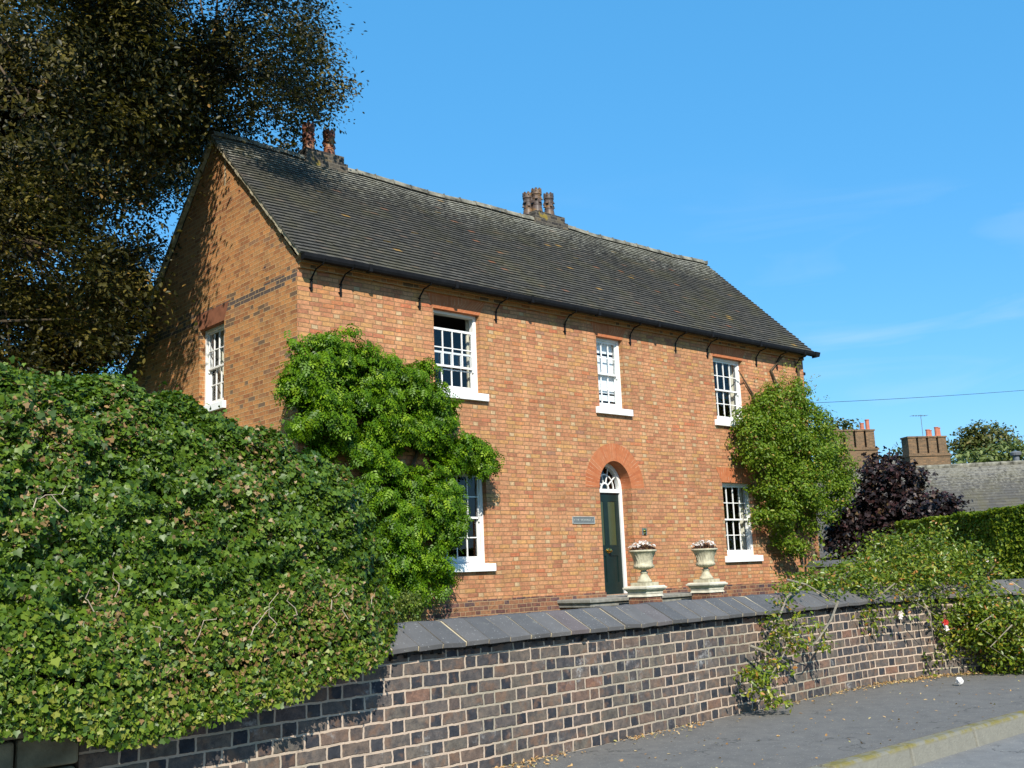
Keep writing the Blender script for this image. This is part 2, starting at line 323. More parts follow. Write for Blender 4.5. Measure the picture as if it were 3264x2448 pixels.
def glass_mat():
    t = NT('window_glass'); tr = t.n('ShaderNodeBsdfTransparent'); tr.inputs[0].default_value = (0.90, 0.93, 0.95, 1)
    gl = t.n('ShaderNodeBsdfGlossy'); gl.inputs['Roughness'].default_value = 0.02
    bp = t.n('ShaderNodeBump'); bp.inputs['Strength'].default_value = 0.04; t.put(bp.inputs['Height'], t.noise(t.obj(), 6, 2)); t.t.links.new(bp.outputs[0], gl.inputs['Normal'])
    ge = t.n('ShaderNodeNewGeometry'); dp_ = t.n('ShaderNodeVectorMath', operation='DOT_PRODUCT'); t.t.links.new(ge.outputs['Normal'], dp_.inputs[0]); t.t.links.new(ge.outputs['Incoming'], dp_.inputs[1])
    fz_ = t.m('ADD', 0.06, t.m('MULTIPLY', 0.85, t.m('POWER', t.m('SUBTRACT', 1.0, t.m('ABSOLUTE', dp_.outputs['Value'])), 5.0)))
    mxs = t.n('ShaderNodeMixShader'); t.t.links.new(fz_, mxs.inputs[0]); t.t.links.new(tr.outputs[0], mxs.inputs[1]); t.t.links.new(gl.outputs[0], mxs.inputs[2])
    return t.done(mxs.outputs[0])
M_GLASS = glass_mat()
def frosted():
    t = NT('obscured_door_glass'); p = t.obj()
    c = t.ramp(t.sep(t.pos())[2], [(0.0, (0.03, 0.05, 0.01)), (1.0, (0.03, 0.05, 0.01))])
    return t.done(t.bsdf((0.045, 0.058, 0.026), 0.22, t.noise(p, 30, 3), 0.3, 0.004, 0.6))
M_FROST = frosted()
def leaf_mat(name, stops, rough=0.45, spec=0.4, trans=0.3, tcol=1.6, interp='LINEAR'):
    t = NT(name); r = t.attr('rnd')
    c = t.ramp(r, stops, interp)
    b = t.bsdf(c, rough, spec=spec)
    tl = t.n('ShaderNodeBsdfTranslucent')
    t.put(tl.inputs[0], t.mix(1.0, c, (tcol, tcol*1.05, tcol*0.5), 'MULTIPLY'))
    mxs = t.n('ShaderNodeMixShader'); mxs.inputs[0].default_value = trans
    t.t.links.new(b, mxs.inputs[1]); t.t.links.new(tl.outputs[0], mxs.inputs[2])
    return t.done(mxs.outputs[0])

# ------------------------------------------------------------------ mesh helper
class MB:
    """collects shapes, links them as ONE mesh object with metre UVs"""
    def __init__(s): s.v = []; s.f = []; s.uv = []; s.r = []; s.mi = []; s.cm = 0
    def face(s, pts, uv=None, r=0.5):
        i = len(s.v); s.v += [tuple(map(float, p)) for p in pts]; s.f.append(tuple(range(i, i+len(pts)))); s.uv.append(uv); s.r.append(r); s.mi.append(s.cm)
    def hexa(s, P, r=0.5):
        for q in ((0, 3, 2, 1), (4, 5, 6, 7), (0, 1, 5, 4), (1, 2, 6, 5), (2, 3, 7, 6), (3, 0, 4, 7)):
            s.face([P[k] for k in q], None, r)
    def box(s, a, b, r=0.5, T=None):
        (x0, y0, z0), (x1, y1, z1) = a, b
        P = [(x0, y0, z0), (x1, y0, z0), (x1, y1, z0), (x0, y1, z0), (x0, y0, z1), (x1, y0, z1), (x1, y1, z1), (x0, y1, z1)]
        if T: P = [T(*p) for p in P]
        s.hexa(P, r)
    def lathe(s, prof, c=(0, 0, 0), n=20, mod=None):
        rings = []
        for k, (r, z) in enumerate(prof):
            rings.append([(c[0]+(r+(mod(k, 2*math.pi*i/n) if mod else 0))*math.cos(2*math.pi*i/n), c[1]+(r+(mod(k, 2*math.pi*i/n) if mod else 0))*math.sin(2*math.pi*i/n), c[2]+z) for i in range(n)])
        for a, b in zip(rings, rings[1:]):
            for i in range(n):
                j = (i+1) % n; s.face([a[i], a[j], b[j], b[i]])
        s.face(rings[-1]); s.face(rings[0][::-1])
    def tube(s, pts, rad, n=6):
        pts = [np.array(p, float) for p in pts]; rad = [rad]*len(pts) if not hasattr(rad, '__len__') else rad
        rings = []
        for i, p in enumerate(pts):
            d = pts[min(i+1, len(pts)-1)]-pts[max(i-1, 0)]; d = d/(np.linalg.norm(d)+1e-9)
            a = np.cross(d, (0.3, 0.2, 1.0) if abs(d[2]) < 0.9 else (1, 0, 0)); a /= np.linalg.norm(a); b = np.cross(d, a)
            rings.append([p+rad[i]*(a*math.cos(2*math.pi*k/n)+b*math.sin(2*math.pi*k/n)) for k in range(n)])
        for a, b in zip(rings, rings[1:]):
            for i in range(n):
                j = (i+1) % n; s.face([a[i], a[j], b[j], b[i]])
        s.face(rings[0][::-1]); s.face(rings[-1])
    def build(s, name, mat, parent=None, weld=False, smooth=False, bevel=0.0, extra=None):
        me = bpy.data.meshes.new(name)
        off = np.array(base_of(parent)) if parent else np.zeros(3)
        V = np.array(s.v, float)
        me.from_pydata((V-off).tolist(), [], s.f)
        uvl = me.uv_layers.new(name='UVMap'); dat = np.zeros((len(me.loops), 2)); k = 0
        for f, uv in zip(s.f, s.uv):
            n_ = len(f)
            if uv is None:
                P = V[list(f)]; a = np.cross(P[1]-P[0], P[2]-P[0])
                if n_ > 3: a = a+np.cross(P[2]-P[0], P[3]-P[0])
                a = np.abs(a); ax = int(np.argmax(a))
                dat[k:k+n_] = P[:, [1, 2]] if ax == 0 else (P[:, [0, 2]] if ax == 1 else P[:, [0, 1]])
            else: dat[k:k+n_] = uv
            k += n_
        uvl.data.foreach_set('uv', dat.ravel())
        at_ = me.attributes.new('rnd', 'FLOAT', 'FACE'); at_.data.foreach_set('value', np.array(s.r, float))
        if extra is not None:
            h_ = me.attributes.new('hgt', 'FLOAT', 'FACE'); h_.data.foreach_set('value', np.array(extra, float))
        if weld or bevel:
            bm = bmesh.new(); bm.from_mesh(me); bmesh.ops.remove_doubles(bm, verts=bm.verts, dist=1e-5)
            bmesh.ops.recalc_face_normals(bm, faces=bm.faces); bm.to_mesh(me); bm.free()
        for mt in (mat if isinstance(mat, (list, tuple)) else [mat]): me.materials.append(mt)
        if any(s.mi): me.polygons.foreach_set('material_index', s.mi)
        if smooth: me.polygons.foreach_set('use_smooth', [True]*len(me.polygons))
        o = bpy.data.objects.new(name, me); COL.objects.link(o)
        if parent: o.parent = parent
        if bevel:
            bv = o.modifiers.new('bevel', 'BEVEL'); bv.width = bevel; bv.segments = 2; bv.limit_method = 'ANGLE'; bv.angle_limit = R(50)
        return o
def base_of(o):
    p = Vector((0, 0, 0))
    while o: p = p+o.location; o = o.parent
    return p
def tag(o, label=None, cat=None, group=None, kind=None):
    for k, v in (('label', label), ('category', cat), ('group', group), ('kind', kind)):
        if v: o[k] = v
    return o
def thing(name, label, cat, loc=(0, 0, 0), group=None):
    o = bpy.data.objects.new(name, None); o.empty_display_size = 0.3; COL.objects.link(o); o.location = loc
    return tag(o, label, cat, group)
def copy_tree(o, parent=None):
    c = o.copy(); COL.objects.link(c); c.parent = parent
    for ch in list(o.children): copy_tree(ch, c)
    return c

# ------------------------------------------------------------------ leaves
def T_simple():
    v = [(0, -.5, 0), (.22, -.18, .06), (.24, .15, .07), (0, .5, -.03), (-.24, .15, .07), (-.22, -.18, .06)]
    return np.array(v, float), [(0, 1, 2, 3), (0, 3, 4, 5)]
def T_ivy():
    v = [(0, -.42, 0), (.34, -.50, .05), (.52, -.12, .02), (.25, .05, .05), (0, .55, -.06), (-.25, .05, .05), (-.52, -.12, .02), (-.34, -.50, .05), (0, -.02, -.04)]
    return np.array(v, float), [(0, 1, 2, 3, 8), (8, 3, 4, 5), (0, 8, 5, 6, 7)]
def T_pinnate():
    V, F = [], []
    def lf(x, y, ang, l, w):
        i = len(V); c, s = math.cos(ang), math.sin(ang)
        for a, b, z in ((0, 0, 0), (w, .45*l, .05), (0, l, -.07), (-w, .45*l, .05)): V.append((x+a*c-b*s, y+a*s+b*c, z))
        F.append((i, i+1, i+2, i+3))
    for k in range(3):
        y = -.4+.27*k
        lf(0, y, R(-62), .40, .10); lf(0, y, R(62), .40, .10)
    lf(0, .32, 0, .36, .10)
    return np.array(V, float), F
def T_petal():
    V, F = [], []
    for k in range(5):
        a = 2*math.pi*k/5; i = len(V)
        for r, da, z in ((0.03, 0, 0), (.4, -.5, .12), (.55, 0, .2), (.4, .5, .12)): V.append((r*math.cos(a+da), r*math.sin(a+da), z))
        F.append((i, i+1, i+2, i+3))
    return np.array(V, float), F
def unit(a): return a/(np.linalg.norm(a, axis=1, keepdims=True)+1e-9)
def leaf_object(name, mat, P, N, size, rnd, tmpl, rng, parent=None, droop=0.4):
    TV, TF = tmpl; n = len(P); k = len(TV)
    N = unit(N)
    t = rng.normal(size=(n, 3)); t[:, 2] -= droop*1.5
    B = unit(t-N*np.sum(t*N, 1, keepdims=True)); A = np.cross(B, N)
    V = (P[:, None, :]+size[:, None, None]*(A[:, None, :]*TV[None, :, :1]+B[:, None, :]*TV[None, :, 1:2]+N[:, None, :]*TV[None, :, 2:3]))
    if parent is not None: V = V-np.array(base_of(parent))
    V = V.reshape(-1, 3)
    ls = np.array([len(f) for f in TF]); li = np.concatenate([np.array(f) for f in TF])
    loops = (np.arange(n)[:, None]*k+li[None, :]).ravel()
    starts = np.concatenate([[0], np.cumsum(np.tile(ls, n))[:-1]])
    me = bpy.data.meshes.new(name)
    me.vertices.add(len(V)); me.vertices.foreach_set('co', V.ravel())
    me.loops.add(len(loops)); me.loops.foreach_set('vertex_index', loops.astype(np.int32))
    me.polygons.add(len(starts)); me.polygons.foreach_set('loop_start', starts.astype(np.int32))
    me.update(calc_edges=True); me.validate()
    a_ = me.attributes.new('rnd', 'FLOAT', 'FACE'); a_.data.foreach_set('value', np.repeat(rnd, len(TF)))
    me.materials.append(mat)
    o = bpy.data.objects.new(name, me); COL.objects.link(o)
    if parent is not None: o.parent = parent
    return o
def clumps_from_blobs(rng, blobs, per_m2, lo=0.7, hi=1.0, flat=None):
    C, D = [], []
    for b in blobs:
        c = np.array(b[:3], float); r = np.array(b[3:6], float)
        area = 4*math.pi*((r[0]*r[1])**1.6/3+(r[0]*r[2])**1.6/3+(r[1]*r[2])**1.6/3)**(1/1.6)
        n = max(3, int(area*per_m2)); d = unit(rng.normal(size=(n, 3)))
        C.append(c+d*r*rng.uniform(lo, hi, (n, 1))); D.append(unit(d/r))
    return np.concatenate(C), np.concatenate(D)
def leaves_round(rng, C, D, nl, cr, out=0.6, upw=0.5, rand=0.7, squash=0.6):
    n = len(C)
    off = rng.normal(size=(n, nl, 3))*cr; off[:, :, 2] *= squash
    P = (C[:, None, :]+off).reshape(-1, 3)
    N = (D[:, None, :]*out+np.array([0, 0, upw])+rng.normal(size=(n, nl, 3))*rand+off/cr*0.25).reshape(-1, 3)
    return P, N

# =================================================================== the setting
def slab(name, poly, z0, z1, mat):
    m = MB(); m.face([(x, y, z1) for x, y in poly]); m.face([(x, y, z0) for x, y in poly][::-1])
    for (a, b), (c, d) in zip(poly, poly[1:]+poly[:1]): m.face([(a, b, z0), (c, d, z0), (c, d, z1), (a, b, z1)])
    return tag(m.build(name, mat), kind='structure')
WALLP = [(-13.285, -8.978), (-6.366, -8.518), (-3.290, -8.302), (-0.201, -8.069), (2.576, -7.925), (3.593, -8.093), (4.790, -8.667), (6.705, -9.505), (12.451, -11.061), (32.800, -15.729)]
slab('ground', [(-700, -700), (700, -700), (700, 700), (-700, 700)], -1.5, -1.16, M_TURF)
kerbline = [(-60, -10.7), (-12.7, -10.32), (-1.91, -10.176), (1.2, -10.176), (3.11, -10.40), (5.27, -11.06), (8.26, -11.9), (12.45, -12.98), (32.8, -17.8), (80, -30)]
slab('road', [(-60, -30), (80, -45)]+kerbline[::-1], -1.14, -1.073, M_ROAD)
inner = [(x, y+0.13) for x, y in kerbline]
slab('pavement', inner+[(80, -24), (32.8, -15.4), (12.45, -10.8), (6.7, -9.3), (3.6, -7.85), (2.6, -7.7), (-6.4, -8.3), (-60, -8.9)], -1.14, -0.927, M_PAVE)
m = MB()
for (a, b), (c, d) in zip(kerbline, kerbline[1:]):
    n_ = max(1, int(math.hypot(c-a, d-b)/0.915))
    for k in range(n_):
        t0, t1 = k/n_, (k+1)/n_-0.006
        x0, y0, x1, y1 = a+(c-a)*t0, b+(d-b)*t0, a+(c-a)*t1, b+(d-b)*t1
        P = []
        for z, o0 in ((-1.12, -0.015), (-0.925, 0.012)):
            P += [(x0, y0+o0, z), (x1, y1+o0, z), (x1, y1+0.13, z), (x0, y0+0.13, z)]
        m.hexa(P)
tag(m.build('kerb', M_KERB, bevel=0.02), kind='structure')
gpoly = [(x, y+0.2) for x, y in WALLP]+[(60, -10), (60, 60), (-45, 60), (-45, -8)]
slab('garden_ground', gpoly, -1.15, -0.33, M_TURF)

# =================================================================== the house
L, D, ZE, ZR = 14.372, 5.80, 5.74, 8.62
house = thing('brick_house', 'long two storey orange brick farmhouse with dark tiled roof and arched green door', 'house', (L/2, D/2, -0.33))
def fill_sheet(mb, outer, holes, T, uvf=lambda u, z: (u, z)):
    bm = bmesh.new()
    for lp in [outer]+holes:
        vs_ = [bm.verts.new((u, 0, z)) for u, z in lp]
        for a, b in zip(vs_, vs_[1:]+vs_[:1]): bm.edges.new((a, b))
    bmesh.ops.triangle_fill(bm, use_beauty=True, use_dissolve=False, edges=bm.edges[:], normal=(0, -1, 0))
    for f in bm.faces:
        q = [(v.co.x, v.co.z) for v in f.verts]
        mb.face([T(u, 0, z) for u, z in q], [uvf(u, z) for u, z in q])
    bm.free()
def reveal(mb, hole, T, depth):
    s = 0.0
    for (u0, z0), (u1, z1) in zip(hole, hole[1:]+hole[:1]):
        l = math.hypot(u1-u0, z1-z0); vert = abs(z1-z0) > abs(u1-u0)
        uv = [(u0+0, z0), (u1, z1), (u1+depth, z1), (u0+depth, z0)] if vert else [(u0, z0), (u1, z1), (u1, z1+depth), (u0, z0+depth)]
        mb.face([T(u0, 0, z0), T(u1, 0, z1), T(u1, depth, z1), T(u0, depth, z0)], uv); s += l
TF = lambda u, d, z: (u, d, z)                       # front wall: u along x, d into the house
TG = lambda u, d, z: (d, u, z)                       # left gable: u along y
rect = lambda a, b, c, d: [(a, c), (b, c), (b, d), (a, d)]
WU = [(2.736, 3.80, 3.68, 5.134), (6.893, 7.682, 3.68, 5.134), (10.712, 11.835, 3.68, 5.134)]
WL = [(2.72, 3.82, 0.66, 2.271), (10.712, 11.835, 0.66, 2.271)]
DX0, DX1, ZS = 6.755, 7.689, 2.06; DXC = (DX0+DX1)/2; DR = (DX1-DX0)/2
arch = [(DXC+DR*math.cos(a), ZS+DR*1.15*math.sin(a)) for a in np.linspace(0, math.pi, 25)]
door_hole = [(DX0, -0.03), (DX1, -0.03)]+arch
m = MB()
holes = [rect(*w) for w in WU+WL]+[door_hole]
fill_sheet(m, [(0, 0.035), (DX0-0.001, 0.035), (DX0-0.001, 0.04), (L, 0.035), (L, ZE), (0, ZE)] if False else [(0, -0.03), (L, -0.03), (L, ZE), (0, ZE)], [rect(*w) for w in WU+WL]+[[(DX0, -0.02), (DX1, -0.02)]+arch], TF)
for h in holes: reveal(m, h, TF, 0.36 if h is door_hole else 0.24)
tag(m.build('front_wall', M_BRICK, house), 'orange brick front wall with scattered cream headers')
GW = (2.47, 3.42, 3.62, 5.06)
m = MB()
gpo = [(0, -0.4), (D, -0.4), (D, ZE-0.15), (D/2, ZR-0.07), (0, ZE-0.15)]
fill_sheet(m, gpo, [rect(*GW)], TG); reveal(m, rect(*GW), TG, 0.24)
for pts in ([(L, 0, -0.4), (L, D, -0.4), (L, D, ZE-.15), (L, D/2, ZR-.07), (L, 0, ZE-.15)], [(0, D, -0.4), (0, D, ZE), (L, D, ZE), (L, D, -0.4)]): m.face(pts)
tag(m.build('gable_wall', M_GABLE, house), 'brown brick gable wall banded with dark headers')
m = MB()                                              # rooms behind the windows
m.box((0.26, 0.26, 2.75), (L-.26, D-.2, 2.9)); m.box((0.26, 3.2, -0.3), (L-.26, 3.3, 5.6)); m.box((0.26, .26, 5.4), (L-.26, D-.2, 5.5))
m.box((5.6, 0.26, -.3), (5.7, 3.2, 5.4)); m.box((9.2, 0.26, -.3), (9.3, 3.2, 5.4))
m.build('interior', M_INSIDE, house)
m = MB()
for x0, x1 in ((-0.028, DX0), (DX1, L+0.028)): m.box((x0, -0.03, -0.40), (x1, 0.0-0.001, 0.035))
m.box((-0.03, 0.0, -0.40), (-0.001, D, 0.02))
tag(m.build('plinth', M_PLINTH, house), 'purple brick plinth')
m = MB(); m.box((0.004, -0.055, 5.40), (L-.004, 0.0, 5.475)); m.box((0.004, -0.115, 5.475), (L-.004, 0.0, 5.60)); m.build('cornice', M_GABLE, house)

# roof
rng = np.random.default_rng(3); rnd = random.Random(5)
Y0, Z0r, Y1, Z1r = -0.235, 5.575, D/2, 8.645
SL = math.hypot(Y1-Y0, Z1r-Z0r); ty, tz = (Y1-Y0)/SL, (Z1r-Z0r)/SL; ny, nz_ = -tz, ty
XA, XB = -0.09, L+0.16
def sag(x): return 0.018*math.sin(x*0.9+0.5)+0.012*math.sin(x*2.3)-0.03*math.exp(-((x-6.5)/3.5)**2)
ROWS = 38; G = SL/ROWS
m = MB(); hg = []
def rp(x, s, h):
    w = s/SL; return (x, Y0+ty*s+ny*h, Z0r+tz*s+nz_*h+sag(x)*(0.3+0.7*w))
for k in range(ROWS):
    s0, s1 = k*G-0.012, (k+1)*G+0.02
    x = XA+(0.0 if k % 2 else 0.0)-rnd.uniform(0, 0.015); first = True
    while x < XB:
        w = 0.168 if not (first and k % 2) else 0.084
        first = False
        x1 = min(x+w, XB+rnd.uniform(-0.015, 0.015))
        if x1-x < 0.02: break
        j = rnd.gauss(0, 0.0016); js = rnd.gauss(0, 0.0016); tl = rnd.gauss(0, 0.0012)
        r = rnd.random(); a, b = x+0.0015, x1-0.0015
        P = [rp(a, s0+js, 0.046+j-tl), rp(b, s0+js, 0.046+j+tl), rp(b, s1, 0.012+j*.3), rp(a, s1, 0.012+j*.3)]
        Q = [rp(a, s0+js, 0.004), rp(b, s0+js, 0.004)]
        m.face(P, None, r); m.face([Q[0], Q[1], P[1], P[0]], None, r*0.2); hg += [k/ROWS, 0]  # lip faces toned darker: shade of the course lines put into the colour
        if x <= XA+0.02: m.face([Q[0], P[0], P[3], rp(a, s1, 0)], None, r); hg.append(k/ROWS)
        if x1 >= XB-0.02: m.face([Q[1], rp(b, s1, 0), P[2], P[1]], None, r); hg.append(k/ROWS)
        x = x1
for x in np.arange(XA, XB, 0.5):
    xe = min(x+0.5, XB); m.face([rp(x, -0.01, 0.002), rp(xe, -0.01, 0.002), rp(xe, SL, 0.002), rp(x, SL, 0.002)], None, 0.2); hg.append(0.3)
m.face([(XA, D+.235, Z0r), (XB, D+.235, Z0r), (XB, D/2, Z1r), (XA, D/2, Z1r)], None, 0.4); hg.append(0.3)
roof = m.build('roof', M_TILE, house, extra=hg); tag(roof, 'dark clay tile roof pale with lichen along the ridge')
m = MB(); x = XA
while x < XB:
    xe = min(x+0.45, XB); h0 = rnd.uniform(-.012, .012)
    prof = [(D/2+0.15*math.cos(a), Z1r-0.055+0.135*math.sin(a)+h0) for a in np.linspace(math.pi, 0, 8)]
    for (ya, za), (yb, zb) in zip(prof, prof[1:]): m.face([(x+.008, ya, za+sag(x)), (xe-.008, ya, za+sag(xe)), (xe-.008, yb, zb+sag(xe)), (x+.008, yb, zb+sag(x))])
    m.box((xe-.01, D/2-.13, Z1r-.05+sag(xe)), (xe+.01, D/2+.13, Z1r+.055+sag(xe))); x = xe
m.build('ridge_tile_row', M_RIDGE, roof, smooth=False)
m = MB()
for k in range(30):                                    # ragged mortar along both verges of the left gable
    s0, s1 = SL*k/30+.03, SL*(k+1)/30+.025; j = rnd.uniform(0, .014)
    for mir in (0, 1):
        P = []
        for xx in (-0.075-j, 0.0):
            for s, h in ((s0, -0.055-j), (s1, -0.055-j), (s1, 0.006), (s0, 0.006)):
                q = rp(xx, s, h); P.append((q[0], D-q[1], q[2]) if mir else q)
        m.hexa(P)
m.build('verge_mortar', M_MORTAR, roof)

# chimneys
def flue_profile():
    return [(0.165, 0.0), (0.19, 0.0), (0.185, 0.03), (0.165, 0.16), (0.150, 0.20), (0.165, 0.205), (0.165, 0.225), (0.145, 0.235), (0.142, 0.47), (0.16, 0.48), (0.165, 0.50), (0.15, 0.515),
            (0.178, 0.53), (0.175, 0.64), (0.178, 0.655), (0.155, 0.655), (0.15, 0.40)]
def chimney_pot(mat, parent, x, y, z, sc=1.0, turn=0.0):
    m = MB(); n = 24
    prof = flue_profile()
    RS, HS = .70, .80
    m.lathe([(r*sc*RS, h*sc*HS) for r, h in prof], (x, y, z), n)
    for k in range(8):                                 # scalloped crown
        a = turn+2*math.pi*k/8; P = []
        for da, h in ((-.33, .63), (-.33, .66), (-.2, .70), (0, .715), (.2, .70), (.33, .66), (.33, .63)): P.append((a+da, h))
        o_ = [(x+.176*sc*RS*math.cos(q), y+.176*sc*RS*math.sin(q), z+h*sc*HS) for q, h in P]; i_ = [(x+.15*sc*RS*math.cos(q), y+.15*sc*RS*math.sin(q), z+h*sc*HS) for q, h in P]
        m.face(o_); m.face(i_[::-1])
        for e in range(len(P)-1): m.face([o_[e], i_[e], i_[e+1], o_[e+1]])
    for lvl, off in ((0.38, 0), (0.27, .785)):          # wind hoods over the side slots
        for k in range(4):
            a = turn+off+math.pi/2*k; ca, sa = math.cos(a), math.sin(a)
            f = lambda r, t, h: (x+sc*RS*(r*ca-t*sa), y+sc*RS*(r*sa+t*ca), z+sc*HS*h)
            w = .045
            m.hexa([f(.13, -w, lvl-.01), f(.205, -w, lvl-.01), f(.205, w, lvl-.01), f(.13, w, lvl-.01), f(.13, -w, lvl+.10), f(.15, -w, lvl+.10), f(.15, w, lvl+.10), f(.13, w, lvl+.10)])
    m.cm = 1  # dark faces painted on the pot stand in for its shaded openings
    for lvl, off in ((0.335, 0), (0.225, .785)):
        for k in range(4):
            a = turn+off+math.pi/2*k; ca, sa = math.cos(a), math.sin(a); f = lambda r, t, h: (x+sc*RS*(r*ca-t*sa), y+sc*RS*(r*sa+t*ca), z+sc*HS*h)
            m.face([f(.1475, -.035, lvl-.025), f(.1475, .035, lvl-.025), f(.1475, .035, lvl+.025), f(.1475, -.035, lvl+.025)])
    for k in range(8):
        a = turn+2*math.pi*k/8; f = lambda r, t, h: (x+sc*RS*(r*math.cos(a)-t*math.sin(a)), y+sc*RS*(r*math.sin(a)+t*math.cos(a)), z+sc*HS*h)
        m.face([f(.181, -.02, .585), f(.181, .02, .585), f(.181, .02, .625), f(.181, -.02, .625)])
    return m.build('chimney_pot', [mat, M_BEDDING_SLOT_SHADE], parent)
m = MB(); m.box((1.83, 2.72, 8.2), (2.80, 3.22, 8.70)); m.box((1.86, 2.75, 8.70), (2.73, 3.19, 8.86)); m.box((1.98, 2.82, 8.86), (2.62, 3.12, 8.885))
ch1 = m.build('chimney', M_STACK, house, bevel=0.006); tag(ch1, 'sooty chimney stack near the gable with two pots')
it = [(2.02, 2.94, 8.87, 1.02, 0.3), (2.49, 2.93, 8.85, 1.0, 0.8)]
for a in it: chimney_pot(M_POT2, ch1, *a)
m = MB(); m.box((7.98, 2.72, 8.2), (9.06, 3.24, 8.69)); m.box((8.02, 2.75, 8.69), (8.99, 3.21, 8.84)); m.box((8.10, 2.80, 8.84), (8.75, 3.16, 8.87))
ch2 = m.build('chimney', M_STACK, house, bevel=0.006); tag(ch2, 'sooty chimney stack on the middle of the ridge with three pots')
it = [(8.10, 3.08, 8.80, 1.0, 0.2), (8.22, 2.90, 8.86, 1.02, 0.75), (8.62, 2.90, 8.84, 1.0, 0.5)]
for a in it: chimney_pot(M_POT, ch2, *a)

# gutter and its brackets
m = MB()
gx = np.linspace(-0.06, L+0.22, 30); GY, GZ = -0.27, 5.53
for a, b in zip(gx, gx[1:]):
    pr = [(GY-.062, GZ+.05), (GY-.062, GZ-.01), (GY-.045, GZ-.05), (GY, GZ-.07), (GY+.045, GZ-.05), (GY+.055, GZ+.04)]
    for (ya, za), (yb, zb) in zip(pr, pr[1:]): m.face([(a, ya, za), (b, ya, za), (b, yb, zb), (a, yb, zb)])
    for (ya, za), (yb, zb) in zip(pr, pr[1:]): m.face([(a, ya+.006*(1 if ya < GY else -1), za+.004), (a, yb+.006*(1 if yb < GY else -1), zb+.008), (b, yb+.006*(1 if yb < GY else -1), zb+.008), (b, ya+.006*(1 if ya < GY else -1), za+.004)])
for xx in (-0.06, L+0.22): m.face([(xx, GY-.062, GZ+.05), (xx, GY-.045, GZ-.05), (xx, GY, GZ-.07), (xx, GY+.045, GZ-.05), (xx, GY+.055, GZ+.04)])
for xx in np.arange(1.2, L, 1.83): m.box((xx-.03, GY-.070, GZ-.072), (xx+.03, GY+.05, GZ+.055))
m.hexa([(L+.1, GY-.075, GZ-.10), (L+.26, GY-.07, GZ-.06), (L+.26, GY+.05, GZ-.06), (L+.1, GY+.05, GZ-.10), (L+.1, GY-.075, GZ+.055), (L+.32, GY-.07, GZ+.055), (L+.32, GY+.05, GZ+.055), (L+.1, GY+.05, GZ+.055)])
gut = m.build('gutter', M_IRON, house)
for xb in (0.256, 0.81, 2.43, 4.20, 6.00, 7.92, 9.40, 10.52, 12.38, 13.23, 14.06):
    m = MB()
    m.tube([(xb+.06, GY-.066, GZ+.0), (xb+.05, GY-.02, GZ-.08), (xb+.02, -.12, 5.40), (xb, -.03, 5.28), (xb, -.016, 5.20), (xb, -.014, 5.06)], [.010, .012, .014, .014, .014, .012], 6)
    m.box((xb-.018, -.022, 5.055), (xb+.018, 0.0, 5.22)); m.box((xb-.045, -.028, 5.10), (xb+.022, -.004, 5.112)); m.box((xb-.03, -.028, 5.24), (xb+.022, -.004, 5.252))
    m.build('gutter_bracket', M_IRON, gut)
m = MB(); m.tube([(L+.07, 0.08, 5.45), (L+.07, 0.10, 4.0), (L+.07, .10, -.3)], .04, 8); m.box((L+.01, .02, 5.05), (L+.13, .16, 5.12)); m.box((L+.01, .02, 4.83), (L+.14, .16, 4.88)); m.build('downpipe', M_IRON, house)

